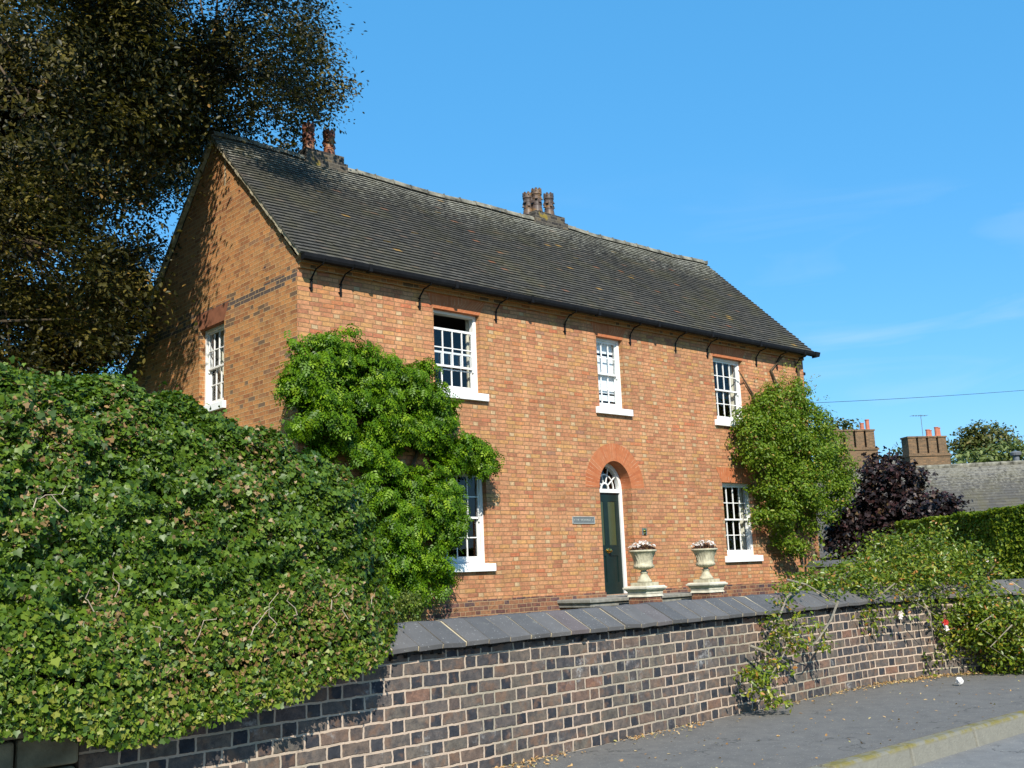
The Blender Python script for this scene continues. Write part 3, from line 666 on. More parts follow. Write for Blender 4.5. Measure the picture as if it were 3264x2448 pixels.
# windows
def window(T, u0, u1, z0, z1, cols, drop=0.0, sill_end=0.11, lintel=True, curtain=None, blind=None, flare=0.17, lz=0.30, name_label=None):
    fr = MB(); B = lambda a, b, mb: mb.box(a, b, T=T)
    s = 0.05
    d0, d1 = 0.11, 0.24
    B((u0, d0, z0), (u0+s, d1, z1), fr); B((u1-s, d0, z0), (u1, d1, z1), fr); B((u0+s, d0, z1-s), (u1-s, d1, z1), fr); B((u0+s, d0-.01, z0), (u1-s, d1, z0+.035), fr)
    B((u0+s, d0+.012, z0+.035), (u0+s+.012, d0+.022, z1-s), fr); B((u1-s-.012, d0+.012, z0+.035), (u1-s, d0+.022, z1-s), fr)
    w = fr.build('window', M_WHITE, house)
    if name_label: tag(w, name_label)
    zm = (z0+.035+z1-s)/2; a, b = u0+s+.002, u1-s-.002
    gl = MB()
    for top in (1, 0):
        zb, zt = ((zm-.02-drop, z1-s-.002-drop) if top else (z0+.037, zm+.02)); da, db = ((d0+.03, d0+.06) if top else (d0+.075, d0+.105))
        st = .036; br, tr = ((.036, .042) if top else (.085, .036)); q = MB()
        B((a, da, zb), (a+st, db, zt), q); B((b-st, da, zb), (b, db, zt), q); B((a+st, da, zb), (b-st, db, zb+br), q); B((a+st, da, zt-tr), (b-st, db, zt), q)
        wb = .0095; pw = (b-a-2*st)/cols
        for k in range(1, cols): B((a+st+pw*k-wb, da+.003, zb+br), (a+st+pw*k+wb, db-.004, zt-tr), q)
        zc = (zb+br+zt-tr)/2; B((a+st, da+.005, zc-wb), (b-st, db-.006, zc+wb), q)
        if top:
            for e in (a, b-.03): B((e, da+.002, zb-.05), (e+.03, db-.002, zb), q)   # sash horns
        q.build('sash', M_WHITE, w)
        dm = (da+db)/2+.004; gl.face([T(a+st, dm, zb+br), T(b-st, dm, zb+br), T(b-st, dm, zt-tr), T(a+st, dm, zt-tr)])
    gl.build('glass', M_GLASS, w)
    sl = MB(); zs = z0-.002
    B((u0-sill_end, -.072, zs-.145), (u1+sill_end, -.003, zs-.012), sl); B((u0+.001, -.0031, zs-.145), (u1-.001, .2, zs), sl)
    sl.build('sill', M_SILL, w, bevel=0.008)
    if lintel:
        lm = MB(); e = 0.003
        q = [(u0-.0, z1), (u1+.0, z1), (u1+flare, z1+lz), (u0-flare, z1+lz)]
        f_ = [T(u, -e, z) for u, z in q]
        lm.face(f_, [((u-u0)*(1-.25*(z > z1)), z) for u, z in q])
        lm.face([T(u0, -e, z1-.003), T(u1, -e, z1-.003), T(u1, .235, z1-.003), T(u0, .235, z1-.003)], [(u0, 0), (u1, 0), (u1, .24), (u0, .24)])
        lm.face([T(u0, -e, z1-.003), T(u1, -e, z1-.003), T(u1, -e, z1), T(u0, -e, z1)])
        for (ua, za), (ub, zb) in zip(q[1:], q[2:]+q[:1]):
            if abs(za-zb)+abs(ua-ub) > .01 and not (za == z1 and zb == z1): lm.face([T(ua, -e, za), T(ub, -e, zb), T(ub, 0, zb), T(ua, 0, za)])
        lm.build('lintel', M_GAUGED if T is TF else M_GAUGED2, w)
    if curtain:
        cu = MB(); us = np.linspace(*curtain[:2], 26); dd = [0.32+.028*math.sin(i*1.9)+.015*math.sin(i*.8) for i in range(26)]
        for i in range(25):
            cu.face([T(us[i], dd[i], z0), T(us[i+1], dd[i+1], z0), T(us[i+1], dd[i+1]*.98, z1), T(us[i], dd[i]*.98, z1)])
        cu.build('curtain', curtain[2], w, smooth=False)
    if blind:
        cu = MB(); n = 9
        for lo, hi in blind:
            B((u0+.06, .2425, lo), (u1-.06, .246, hi), cu)
        cu.build('blind', M_BLIND, w)
    return w
window(TF, *WU[0], 4, drop=0.25, curtain=(3.74, 4.02, M_CURTAIN), name_label='upper sash window left open at the top')
window(TF, *WU[1], 3, blind=[(4.44, 4.80), (4.85, 5.10), (4.02, 4.40), (3.86, 3.98)], sill_end=.13, name_label='narrow upper sash window with white blinds')
window(TF, *WU[2], 4, curtain=(11.72, 12.08, M_CURTAIN), name_label='upper sash window beside the climber on the right')
window(TF, *WL[0], 4, curtain=(3.86, 4.02, M_GOLDC), lz=.33, name_label='ground floor sash window half hidden by the wisteria')
window(TF, *WL[1], 4, curtain=(11.70, 12.08, M_CURTAIN), lz=.33, flare=.2, name_label='ground floor sash window right of the door')
window(TG, *GW, 4, curtain=(3.05, 3.35, M_CURTAIN), lz=.30, name_label='sash window in the gable')

# arch over the door
m = MB(); n = 40; ang = np.linspace(0, math.pi, n+1); RO = 0.86
def ap(a, k): return (DXC+(DR if k == 0 else RO)*math.cos(a), ZS+(DR*1.15 if k == 0 else RO+.03)*math.sin(a))
for a, b in zip(ang, ang[1:]):
    p0, p1, q0, q1 = ap(a, 0), ap(b, 0), ap(a, 1), ap(b, 1); ua, ub = a*.66, b*.66
    m.face([(p0[0], -.003, p0[1]), (q0[0], -.003, q0[1]), (q1[0], -.003, q1[1]), (p1[0], -.003, p1[1])], [(ua, 0), (ua, .4), (ub, .4), (ub, 0)])
    m.face([(q0[0], -.003, q0[1]), (q1[0], -.003, q1[1]), (q1[0], 0, q1[1]), (q0[0], 0, q0[1])])
    s0, s1 = (DXC+(p0[0]-DXC)*.994, ZS+(p0[1]-ZS)*.994), (DXC+(p1[0]-DXC)*.994, ZS+(p1[1]-ZS)*.994)
    m.face([(s0[0], -.003, s0[1]), (s1[0], -.003, s1[1]), (s1[0], .36, s1[1]), (s0[0], .36, s0[1])], [(ua, 0), (ub, 0), (ub, .35), (ua, .35)])
m.build('door_arch', M_GAUGED, house)
# door, frame and fanlight
m = MB(); FD0, FD1 = 0.26, 0.36; fw_ = .07
m.box((DX0, FD0, -.02), (DX0+fw_, FD1, ZS)); m.box((DX1-fw_, FD0, -.02), (DX1, FD1, ZS)); m.box((DX0+fw_, FD0-.006, ZS-.075), (DX1-fw_, FD1, ZS))
for a, b in zip(ang, ang[1:]):
    P = []
    for d in (FD0, FD1):
        for t_, sc in ((a, 1.0), (b, 1.0), (b, 1-fw_/DR), (a, 1-fw_/DR)): P.append((DXC+DR*.992*sc*math.cos(t_), d, ZS+DR*1.14*sc*math.sin(t_)))
    m.hexa(P)
dfr = m.build('door_frame', M_WHITE, house)
m = MB(); RF = DR-fw_
def arcbar(r, w, a0=0.0, a1=math.pi, n=22):
    aa = np.linspace(a0, a1, n)
    for a, b in zip(aa, aa[1:]):
        P = []
        for d in (.285, .31):
            for t_, rr in ((a, r+w), (b, r+w), (b, r-w), (a, r-w)): P.append((DXC+rr*math.cos(t_), d, ZS+.002+1.14*rr*math.sin(t_)))
        m.hexa(P)
arcbar(.105, .014); arcbar(.255, .010)
for k in range(1, 5):
    a = math.pi*k/5; c, s = math.cos(a), math.sin(a); w = .009
    P = []
    for d in (.286, .309):
        for r, t_ in ((.115, -w), (RF, -w), (RF, w), (.115, w)): P.append((DXC+r*c-t_*s, d, ZS+1.14*(r*s+t_*c)))
    m.hexa(P)
fl = m.build('fanlight', M_WHITE, dfr)
m = MB(); m.face([(DXC+RF*math.cos(a), .30, ZS+1.14*RF*math.sin(a)) for a in np.linspace(0, math.pi, 24)]); m.build('fanlight_glass', M_GLASS, dfr)
m = MB(); x0, x1, zb, zt = DX0+fw_+.003, DX1-fw_-.003, -.015, ZS-.078
mid = (x0+x1)/2; st = .105; ms = .055
PAN = [(x0+st, mid-ms, .93, zt-.16), (mid+ms, x1-st, .93, zt-.16), (x0+st, mid-ms, .2, .74), (mid+ms, x1-st, .2, .74)]
m.box((x0, .315, zb), (x1, .355, zt))
for a, b, c, d in ((x0, x0+st, zb, zt), (x1-st, x1, zb, zt), (mid-ms, mid+ms, zb, zt), (x0+st, mid-ms, zb, .2), (mid+ms, x1-st, zb, .2), (x0+st, mid-ms, .74, .93), (mid+ms, x1-st, .74, .93), (x0+st, mid-ms, zt-.16, zt), (mid+ms, x1-st, zt-.16, zt)):
    m.box((a, .30, c), (b, .316, d))
door = m.build('door', M_DOOR, house); tag(door, 'dark green panelled front door with two glazed panels')
for i, (a, b, c, d) in enumerate(PAN):
    q = MB()
    if i < 2: q.box((a+.012, .3105, c+.012), (b-.012, .3135, d-.012)); q.build('door_glass', M_FROST, door)
q = MB()
for a, b, c, d in PAN:
    for e in ((a, a+.011, c, d), (b-.011, b, c, d), (a+.011, b-.011, c, c+.011), (a+.011, b-.011, d-.011, d)): q.box((e[0], .302, e[2]), (e[1], .314, e[3]))
q.build('panel_moulding', M_DOOR, door)
q = MB(); q.lathe([(.0, 0), (.052, 0), (.05, .012), (.018, .02), (.018, .04), (.036, .05), (.042, .065), (.034, .082), (.0, .088)], (0, 0, 0), 18)
q.v = [(mid+v[0], .30-v[2], .83+v[1]) for v in q.v]; q.build('door_knob', M_BRASS, door, smooth=True)
# landing in front of the door
m = MB(); m.box((5.42, -.88, -.12), (9.02, -.002, -.055)); m.box((5.46, -.84, -.20), (8.98, -.002, -.12)); m.box((DX0-.1, -.002, -.12), (DX1+.1, .36, -.022))
ds = m.build('doorstep', M_STEP, house, bevel=0.012)
m = MB(); m.box((5.50, -.80, -.5), (8.94, -.033, -.20)); m.build('doorstep_base', M_PLINTH, house)
# name plate and bell
m = MB(); m.box((5.955, -.014, 1.352), (6.545, -.001, 1.476)); pl = m.build('name_plate', M_SLATE, house)
m = MB()
for a, b, c, d in ((5.95, 6.55, 1.472, 1.484), (5.95, 6.55, 1.346, 1.358), (5.945, 5.957, 1.346, 1.484), (6.543, 6.555, 1.346, 1.484)): m.box((a, -.020, c), (b, -.001, d))
m.build('plate_rim', M_SLATE2, pl)
for xx in (6.0, 6.50):
    m = MB(); m.lathe([(0, 0), (.012, 0), (.008, .006), (0, .008)], (0, 0, 0), 8); m.v = [(xx+v[0], -.014-v[2], 1.414+v[1]) for v in m.v]; m.build('plate_screw', M_SLATE2, pl)
bp_ = base_of(pl)
for word, xw in (('THE', 6.075), ('VICARAGE', 6.305)):
    tcu = bpy.data.curves.new('plate_word', 'FONT'); tcu.body = word; tcu.size = .060; tcu.extrude = .002; tcu.align_x = 'CENTER'; tcu.align_y = 'CENTER'
    tob = bpy.data.objects.new('lettering_curve', tcu); COL.objects.link(tob); bpy.context.view_layer.update()
    tme = bpy.data.meshes.new_from_object(tob.evaluated_get(bpy.context.evaluated_depsgraph_get())); bpy.data.objects.remove(tob)
    for v in tme.vertices: v.co = (v.co.x+xw-bp_[0], -.0165-v.co.z-bp_[1], v.co.y+1.414-bp_[2])
    tme.materials.clear(); tme.materials.append(M_SLATE2); tob = bpy.data.objects.new('plate_lettering', tme); COL.objects.link(tob); tob.parent = pl
m = MB(); m.box((7.93, -.012, 1.12), (8.075, -.001, 1.262)); bell = m.build('bell_plate', M_SLATE, house)
m = MB(); m.lathe([(0, 0), (.045, 0), (.05, .008), (.03, .014), (.016, .02), (.022, .035), (.0, .042)], (0, 0, 0), 16); m.v = [(8.0+v[0], -.012-v[2], 1.205+v[1]) for v in m.v]
k0 = len(m.v); m.lathe([(0, 0), (.03, 0), (.034, .012), (.0, .02)], (0, 0, 0), 14); m.v[k0:] = [(8.0+v[0], -.012-v[2], 1.155+v[1]) for v in m.v[k0:]]
m.build('bell_pull', M_BRASS, bell, smooth=True)
# narrow blocked vent and two putlog holes in the gable
m = MB(); m.box((-.004, 2.46, 7.55), (0.0, 2.50, 8.05)); m.build('blocked_vent', M_MORTAR, house)
for y, z, w in ((1.05, 5.62, .11), (2.22, 7.2, .06), (1.95, 7.25, .05)):
    m = MB(); m.box((-.003, y-w/2, z), (0, y+w/2, z+.06)); m.build('putlog_hole', M_PLINTH, house)
# rear wing in the shade
e2 = np.array(at(150, 800, d=19.5)); ya = D; yb = 10.6
m = MB(); m.face([(.12, ya, -.4), (.12, yb, -.4), (.12, yb, 2.6), (.12, ya, 5.35)]); m.face([(.12, yb, -.4), (6, yb, -.4), (6, yb, 2.6), (.12, yb, 2.6)]); m.face([(6, ya, -.4), (6, yb, -.4), (6, yb, 2.6), (6, ya, 5.35)])
m.build('rear_wing_wall', M_GABLE, house)
m = MB(); m.hexa([(-.06, ya-.02, 5.33), (6.1, ya-.02, 5.33), (6.1, yb+.2, 2.48), (-.06, yb+.2, 2.48), (-.06, ya-.02, 5.43), (6.1, ya-.02, 5.43), (6.1, yb+.2, 2.58), (-.06, yb+.2, 2.58)]); m.build('rear_wing_roof', M_TILE, house)

# =================================================================== urns on their pedestals
def gad(k, a):
    return 0.010*abs(math.sin(a*9)) if k in (11, 12, 13) else (0.017*max(0, math.sin(a*5+.6*k))*(.5+.5*math.sin(a*17+k*2.1))+.008*math.sin(a*23+k) if k in (15, 16, 17, 18) else 0.0)
def make_pedestal():
    t = thing('stone_pedestal', 'x', 'pedestal')
    Z = .33
    m = MB(); m.box((-.212, -.212, .0), (.212, .212, Z-.045)); m.build('brick_base', M_PLINTH, t)
    def sq(mb, a, b, z0, z1): mb.hexa([(-a, -a, z0), (a, -a, z0), (a, a, z0), (-a, a, z0), (-b, -b, z1), (b, -b, z1), (b, b, z1), (-b, b, z1)])
    m = MB()
    for a, b, z0, z1 in ((.232, .22, -.045, -.012), (.218, .218, -.012, .010), (.226, .226, .010, .034), (.220, .255, .034, .078), (.268, .268, .078, .096), (.284, .284, .096, .124), (.268, .25, .124, .145)): sq(m, a, b, Z+z0, Z+z1)
    m.build('moulded_cap', M_STONE2, t); m = MB(); sq(m, .178, .178, Z+.145, Z+.205); m.build('square_block', M_STONE, t)
    return t
def make_urn():
    t = thing('stone_urn', 'x', 'urn', (0, 0, 0))
    prof = [(.135, 0), (.135, .022), (.128, .03), (.105, .06), (.072, .12), (.058, .155), (.07, .162), (.076, .175), (.068, .188), (.046, .196), (.05, .215),
            (.115, .232), (.165, .255), (.184, .285), (.172, .312), (.160, .328), (.164, .38), (.174, .43), (.196, .485), (.232, .535), (.252, .545), (.256, .562), (.245, .575), (.222, .572), (.20, .52)]
    m = MB(); m.lathe(prof, (0, 0, 0), 72, gad); m.build('bowl', M_STONE, t, weld=True, smooth=True)
    m = MB(); m.lathe([(0, .50), (.207, .515), (.21, .53), (0, .56)], (0, 0, 0), 20); m.build('soil', M_SOIL, t)
    return t
M_BEGL = leaf_mat('bronze_begonia_leaf', [(0, (0.03, 0.015, 0.012)), (.6, (0.07, 0.03, 0.02)), (1, (0.12, 0.07, 0.025))], .4, .4, .15)
M_BEGF = leaf_mat('white_begonia_petal', [(0, (0.70, 0.62, 0.60)), (1, (0.82, 0.80, 0.78))], .6, .2, .25, 1.0)
def make_begonias(seed):
    t = thing('begonia_plant', 'x', 'flowers', (0, 0, 0)); g = np.random.default_rng(seed)
    n = 420; a = g.uniform(0, 2*math.pi, n); r = .235*np.sqrt(g.uniform(0, 1, n)); z = .045+.10*(1-(r/.25)**2)*g.uniform(.4, 1.1, n)
    P = np.stack([r*np.cos(a), r*np.sin(a), z], 1); N = np.stack([P[:, 0]*2, P[:, 1]*2, np.full(n, .6)], 1)+g.normal(size=(n, 3))*.4
    leaf_object('foliage', M_BEGL, P, N, g.uniform(.03, .055, n), g.random(n), T_simple(), g, t)
    n = 120; a = g.uniform(0, 2*math.pi, n); r = .25*np.sqrt(g.uniform(0, 1, n)); z = .085+.12*(1-(r/.27)**2)*g.uniform(.6, 1.15, n)
    P = np.stack([r*np.cos(a), r*np.sin(a), z], 1); N = np.stack([P[:, 0]*2, P[:, 1]*2-.3, np.full(n, .6)], 1)+g.normal(size=(n, 3))*.4
    leaf_object('blossom', M_BEGF, P, N, g.uniform(.030, .048, n), g.random(n), T_petal(), g, t)
    return t
ped = make_pedestal(); urn = make_urn(); beg = make_begonias(4)
SP = [((6.29, -1.42), 'in front of the green door', 'beside the green door'), ((8.09, -1.42), 'in front of the brick wall between door and window', 'nearer the right ground floor window')]
for i, ((x, y), w1, w2) in enumerate(SP):
    p = ped if i == 0 else copy_tree(ped); u = urn if i == 0 else copy_tree(urn); b = beg if i == 0 else copy_tree(beg)
    p.location = (x, y, -.33); u.location = (x, y, .207); b.location = (x, y, .207+.53); b.rotation_euler.z = i*1.3; u.rotation_euler.z = i*.7
    tag(p, 'square moulded stone pedestal '+w1, 'pedestal', 'pedestals flanking the doorstep')
    tag(u, 'carved stone urn on the pedestal '+w2, 'urn', 'stone urns flanking the doorstep')
    tag(b, 'white begonias filling the stone urn '+w2, 'flowers', 'flowers in the stone urns')

# =================================================================== boundary wall
wp = np.array(WALLP[1:]); seg = np.linalg.norm(np.diff(wp, axis=0), axis=1); cum = np.concatenate([[0], np.cumsum(seg)])
def wall_pt(s, off=0.0, z=0.0):
    """point s metres along the wall, off metres behind its street face"""
    i = min(max(int(np.searchsorted(cum, s)-1), 0), len(seg)-1); t = (s-cum[i])/seg[i]
    p = wp[i]+(wp[i+1]-wp[i])*t
    def nrm(j):
        d = (wp[j+1]-wp[j])/seg[j]; return np.array([-d[1], d[0]])
    n = nrm(i)
    if t < .5 and i > 0: n = n*(.5+t)+nrm(i-1)*(.5-t)
    elif t > .5 and i < len(seg)-1: n = n*(1.5-t)+nrm(i+1)*(t-.5)
    n = n/np.linalg.norm(n); q = p+n*off
    return (q[0], q[1], z)
def wall_s(x): return float(np.interp(x, wp[:, 0], cum))
bw = thing('boundary_wall', 'low wall of dark blue and brown brick with sloping blue coping along the pavement', 'wall', (-0.7, -8.0, -.93))
m = MB(); ss = np.arange(0, cum[-1], .25)
SEND = cum[-1]
for a, b in zip(ss, np.append(ss[1:], SEND)):
    m.face([wall_pt(a, 0, -1.02), wall_pt(b, 0, -1.02), wall_pt(b, 0, -.03), wall_pt(a, 0, -.03)], [(a, .0), (b, .0), (b, .99), (a, .99)])
    m.face([wall_pt(b, .40, -1.02), wall_pt(a, .40, -1.02), wall_pt(a, .40, -.03), wall_pt(b, .40, -.03)], [(b, .0), (a, .0), (a, .99), (b, .99)])
m.face([wall_pt(0, 0, -1.02), wall_pt(0, 0, -.03), wall_pt(0, .40, -.03), wall_pt(0, .40, -1.02)], [(0, .0), (0, .99), (.40, .99), (.40, .0)])
m.build('brickwork', M_WALL, bw)
m = MB(); mj = MB(); mb_ = MB(); s = 0.0; rnd = random.Random(11)
CP = [(-.074, -.049), (-.079, -.016), (.186, .128), (.24, .133), (.48, -.011), (.48, -.049)]
while s < SEND-.3:
    w = .228+rnd.uniform(-.006, .006); a, b = s+.0085, s+w-.0085; dz = abs(rnd.gauss(0, .003)); do = -abs(rnd.gauss(0, .004)); r = rnd.random(); tl = rnd.gauss(0, .003)
    pa = [wall_pt(a, o+do, z+dz-tl) for o, z in CP]; pb = [wall_pt(b, o+do, z+dz+tl) for o, z in CP]
    for i in range(len(CP)):
        j = (i+1) % len(CP); m.face([pa[i], pb[i], pb[j], pa[j]], None, r)
    m.face(pa[::-1], None, r); m.face(pb, None, r)
    s += w
s = 0
while s < SEND-.4:
    JP = [(-.066, -.045), (-.073, -.019), (.186, .1245), (.24, .1295), (.47, -.015), (.47, -.045)]; ja = [wall_pt(s, o, z) for o, z in JP]; jb = [wall_pt(s+.1 if s+.1 < SEND-.3 else SEND-.3, o, z) for o, z in JP]
    for i in range(len(JP)-1): mj.face([ja[i], jb[i], jb[i+1], ja[i+1]])
    s += .1
s = 0.0
while s < SEND-.3:                                    # lumpy black bedding under the coping
    w = rnd.uniform(.02, .07); h = -.049-abs(rnd.gauss(0, .018))-.004; o = -.018-rnd.uniform(0, .026)
    mb_.hexa([wall_pt(s, o, h), wall_pt(s+w, o, h+rnd.uniform(-.008, .008)), wall_pt(s+w, .02, h-.006), wall_pt(s, .02, h-.006), wall_pt(s, o+.003, -.045), wall_pt(s+w, o+.003, -.045), wall_pt(s+w, .02, -.045), wall_pt(s, .02, -.045)])
    s += w*.97
cp = m.build('coping', M_COPING, bw, bevel=0.003); mj.build('coping_joint', M_CJOINT, cp); mb_.build('bedding_mortar', M_BEDDING_SLOT_SHADE, bw)
# sandstone wall that meets it at the corner of the hedge
sw = thing('stone_wall', 'mossy weathered sandstone block wall under the overhanging ivy', 'wall', (-9, -8.75, -.93))
m = MB(); rnd = random.Random(3); dx, dy = (WALLP[1][0]-WALLP[0][0]), (WALLP[1][1]-WALLP[0][1]); ll = math.hypot(dx, dy); dx /= ll; dy /= ll
def sp(t, o, z): return (-6.384-dx*t+dy*o*0, -8.548-dy*t-.0+o, z)
for z0, z1, o, tilt in ((-1.02, -.445, 0.0, 0), (-.427, -.270, -.042, .0), (-.265, -.12, -.06, 0)):
    t = 0.0
    while t < 5.6:
        w = rnd.uniform(.22, .5) if z0 > -.7 else rnd.uniform(.5, .9); e = rnd.uniform(-.012, .012)
        m.hexa([sp(t+w-.012, o+e, z0), sp(t+.004, o+e, z0), sp(t+.004, .40, z0), sp(t+w-.012, .40, z0), sp(t+w-.012, o+e, z1+rnd.uniform(-.01, .01)), sp(t+.004, o+e, z1+rnd.uniform(-.01, .01)), sp(t+.004, .40, z1), sp(t+w-.012, .40, z1)]); t += w
m.build('stonework', M_SAND, sw, bevel=0.018)

# =================================================================== ivy hedge
hx = np.array([-12.09, -8.14, -6.70, -6.34, -5.86, -5.41, -5.10, -4.74, -4.44, -4.20, -4.05, -3.95])
hz = np.array([1.65, 1.71, 1.70, 1.71, 1.73, 1.63, 1.51, 1.37, 1.22, 1.05, .83, .60])
bx = np.array([-12.09, -7.06, -6.74, -6.51, -6.25, -5.95, -5.53, -5.19, -4.85, -4.55, -4.28, -3.97])
bz = np.array([-0.15, -0.16, -0.19, -0.24, -0.32, -0.30, -0.24, -0.20, -0.11, -0.05, 0.01, 0.11])
def hedge_surf(x, t, k=1.0):
    """t 0 at the front foot, 1 at the back foot"""
    zt = np.interp(x, hx, hz)-.03; zb = np.interp(x, bx, bz); e = np.clip((-4.02-x)/.66, 0.02, 1)**.5
    yw = -8.248+.07*(x+1.913)
    a = t*math.pi; ff, bk = .86*e, 1.0*e
    yc = yw+.62
    y = np.where(a < math.pi/2, yc-ff*np.sign(np.cos(a))*np.abs(np.cos(a))**.75*k, yc+bk*np.abs(np.cos(a))**.75*k)
    z = zb+(zt-zb)*np.abs(np.sin(a))**.85*(k if k < 1 else 1)
    return x, y, z
hedge = thing('ivy_hedge', 'big rounded ivy hedge with tan dead leaves spilling over the boundary wall', 'hedge', (-7, -7.6, -.33))
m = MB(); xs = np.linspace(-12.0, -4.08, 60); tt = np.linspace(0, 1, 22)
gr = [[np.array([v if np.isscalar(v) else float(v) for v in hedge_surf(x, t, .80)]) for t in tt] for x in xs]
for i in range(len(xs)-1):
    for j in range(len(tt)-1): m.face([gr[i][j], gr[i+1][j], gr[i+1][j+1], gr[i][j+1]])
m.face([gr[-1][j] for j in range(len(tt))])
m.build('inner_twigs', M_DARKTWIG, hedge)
g = np.random.default_rng(21)
M_IVY = leaf_mat('ivy_leaf', [(0, (0.026, 0.060, 0.005)), (.40, (0.070, 0.130, 0.010)), (.66, (0.130, 0.195, 0.016)), (.84, (0.21, 0.26, 0.03)), (.88, (0.18, 0.11, 0.04)), (.95, (0.31, 0.19, 0.08)), (1, (0.38, 0.26, 0.13))], .42, .34, .24)
def lump(x, y, z): return .055*np.sin(2.6*x+1.1*z)+.05*np.sin(4.4*z-1.9*x+1)+.035*np.sin(7.6*x+6.4*z)+.02*np.sin(17*x-13*z)
def surf_grad(x, t):
    X, Y, Z = hedge_surf(x, t); eps = 1e-3
    X2, Y2, Z2 = hedge_surf(x, t+eps); X3, Y3, Z3 = hedge_surf(x+eps, t)
    return X, Y, Z, np.cross(np.stack([X3-X, Y3-Y, Z3-Z], 1), np.stack([X2-X, Y2-Y, Z2-Z], 1))/eps**2
n = 800000
x = g.uniform(-10.5, -4.03, n); t = g.random(n)*.85
X, Y, Z, cr = surf_grad(x, t); area = np.linalg.norm(cr, axis=1)*np.clip(.35+.65*(x+10)/3.5, .25, 1)*np.clip(1.35-t*1.2, .3, 1); area = np.minimum(area, 12*np.median(area))
sel = g.choice(n, 250000, p=area/area.sum()); x, t = x[sel], t[sel]; n = len(x)
X, Y, Z, cr = surf_grad(x, t); N = unit(cr)
ctr = np.stack([X, np.full(n, -7.5)+0*X, np.full(n, .27)], 1); P = np.stack([X, Y, Z], 1)
flip = np.sum(N*(P-ctr), 1) < 0; N[flip] *= -1
P = P+N*(lump(X, Y, Z)*.45+.01-np.abs(g.normal(size=n))*.06+.02)[:, None]
P[:, 2] -= np.where(t < .03, g.random(n)*.06, 0)
rv = g.random(n)*.87
pit = np.zeros(n)
for k in range(240):
    a0, b0, r0 = g.uniform(-7.2, -4.0), g.uniform(.35, 1.65), g.uniform(.035, .10)
    pit = np.maximum(pit, np.exp(-(((X-a0)/1.5)**2+(Z-b0)**2)/r0**2))
P = P-N*(pit*.11)[:, None]
sho = g.random(n) < .012                                   # shoots standing proud of the clipped face
P[sho] += N[sho]*g.uniform(.02, .10, (sho.sum(), 1))
patches = [(-5.44, 1.05, 0.24), (-5.20, 1.29, 0.17), (-6.58, 1.29, 0.24), (-6.16, 1.38, 0.17), (-5.80, 0.81, 0.12), (-4.55, 1.11, 0.12), (-4.97, 0.18, 0.34), (-5.44, 0.11, 0.26), (-5.92, 0.06, 0.24), (-4.55, 0.21, 0.24), (-6.70, 0.81, 0.14), (-6.34, 0.33, 0.18)]
dead = np.zeros(n)
for px_, pz_, pr_ in patches: dead = np.maximum(dead, .30*np.exp(-((X-px_)**2+(Z-pz_)**2)/pr_**2))
dead = np.maximum(dead, .022); isd = g.random(n) < dead; rv[isd] = g.uniform(.87, 1.0, isd.sum())
lowl = np.clip((.55-Z)/.72, 0, 1); rv = np.where(isd, rv, np.clip(rv*(.75+.35*lowl)+.12*lowl*g.random(n), 0, .85))
N = N*.9+g.normal(size=(n, 3))*.55+np.array([0, -.1, .25])
leaf_object('foliage', M_IVY, P, N, np.clip(g.lognormal(-3.62, .30, n), .014, .050)*np.where(isd, .9, 1), rv, T_ivy(), g, hedge, .7)
m = MB(); rnd = random.Random(4)
for px_, pz_, pr_ in patches[6:]*2:
    x0 = px_+rnd.gauss(0, pr_*.6); t0 = None
    for tr in np.linspace(.02, .6, 40):
        q = hedge_surf(np.array([x0]), np.array([tr]))
        if q[2][0] > pz_+rnd.gauss(0, .03): t0 = tr; break
    if t0 is None: continue
    pts = []; xx = x0; ta = t0
    for k in range(5):
        q = hedge_surf(np.array([xx]), np.array([ta])); pts.append((q[0][0], q[1][0]-.012-.03*rnd.random(), q[2][0]+.01)); xx += rnd.gauss(0, .03); ta += rnd.uniform(.0, .012)
    m.tube(pts, [.0032, .003, .0026, .0022, .0015], 5)
m.build('dry_stem', M_TWIG, hedge)['kind'] = 'stuff'

# =================================================================== climbers and shrubs
def stem_set(name, mat, parent, lines, rad):
    for ln in lines:
        m = MB(); k = len(ln); m.tube(ln, [rad*(1-.75*i/(k-1)) for i in range(k)], 6); m.build(name, mat, parent)
def fb(px, py, rpx, y=-.28, ry=.3, fz=1.0):
    """a round mass of leaves standing off the front wall: centre and radius read from the photograph, put at its real place"""
    c = at(px, py, y=y); d = (c-CAM)@fw; rr = rpx*1.47559*d/FPX
    return (c[0], c[1], c[2], rr*1.12, ry, rr*fz)
g = np.random.default_rng(8)
M_WIST = leaf_mat('wisteria_leaf', [(0, (0.034, 0.090, 0.002)), (.5, (0.080, 0.170, 0.004)), (.85, (0.155, 0.27, 0.008)), (1, (0.25, 0.36, 0.02))], .45, .28, .32)
wis = thing('wisteria_climber', 'bright green feathery wisteria covering the left end of the front wall', 'climber', (1.0, -.3, -.33))
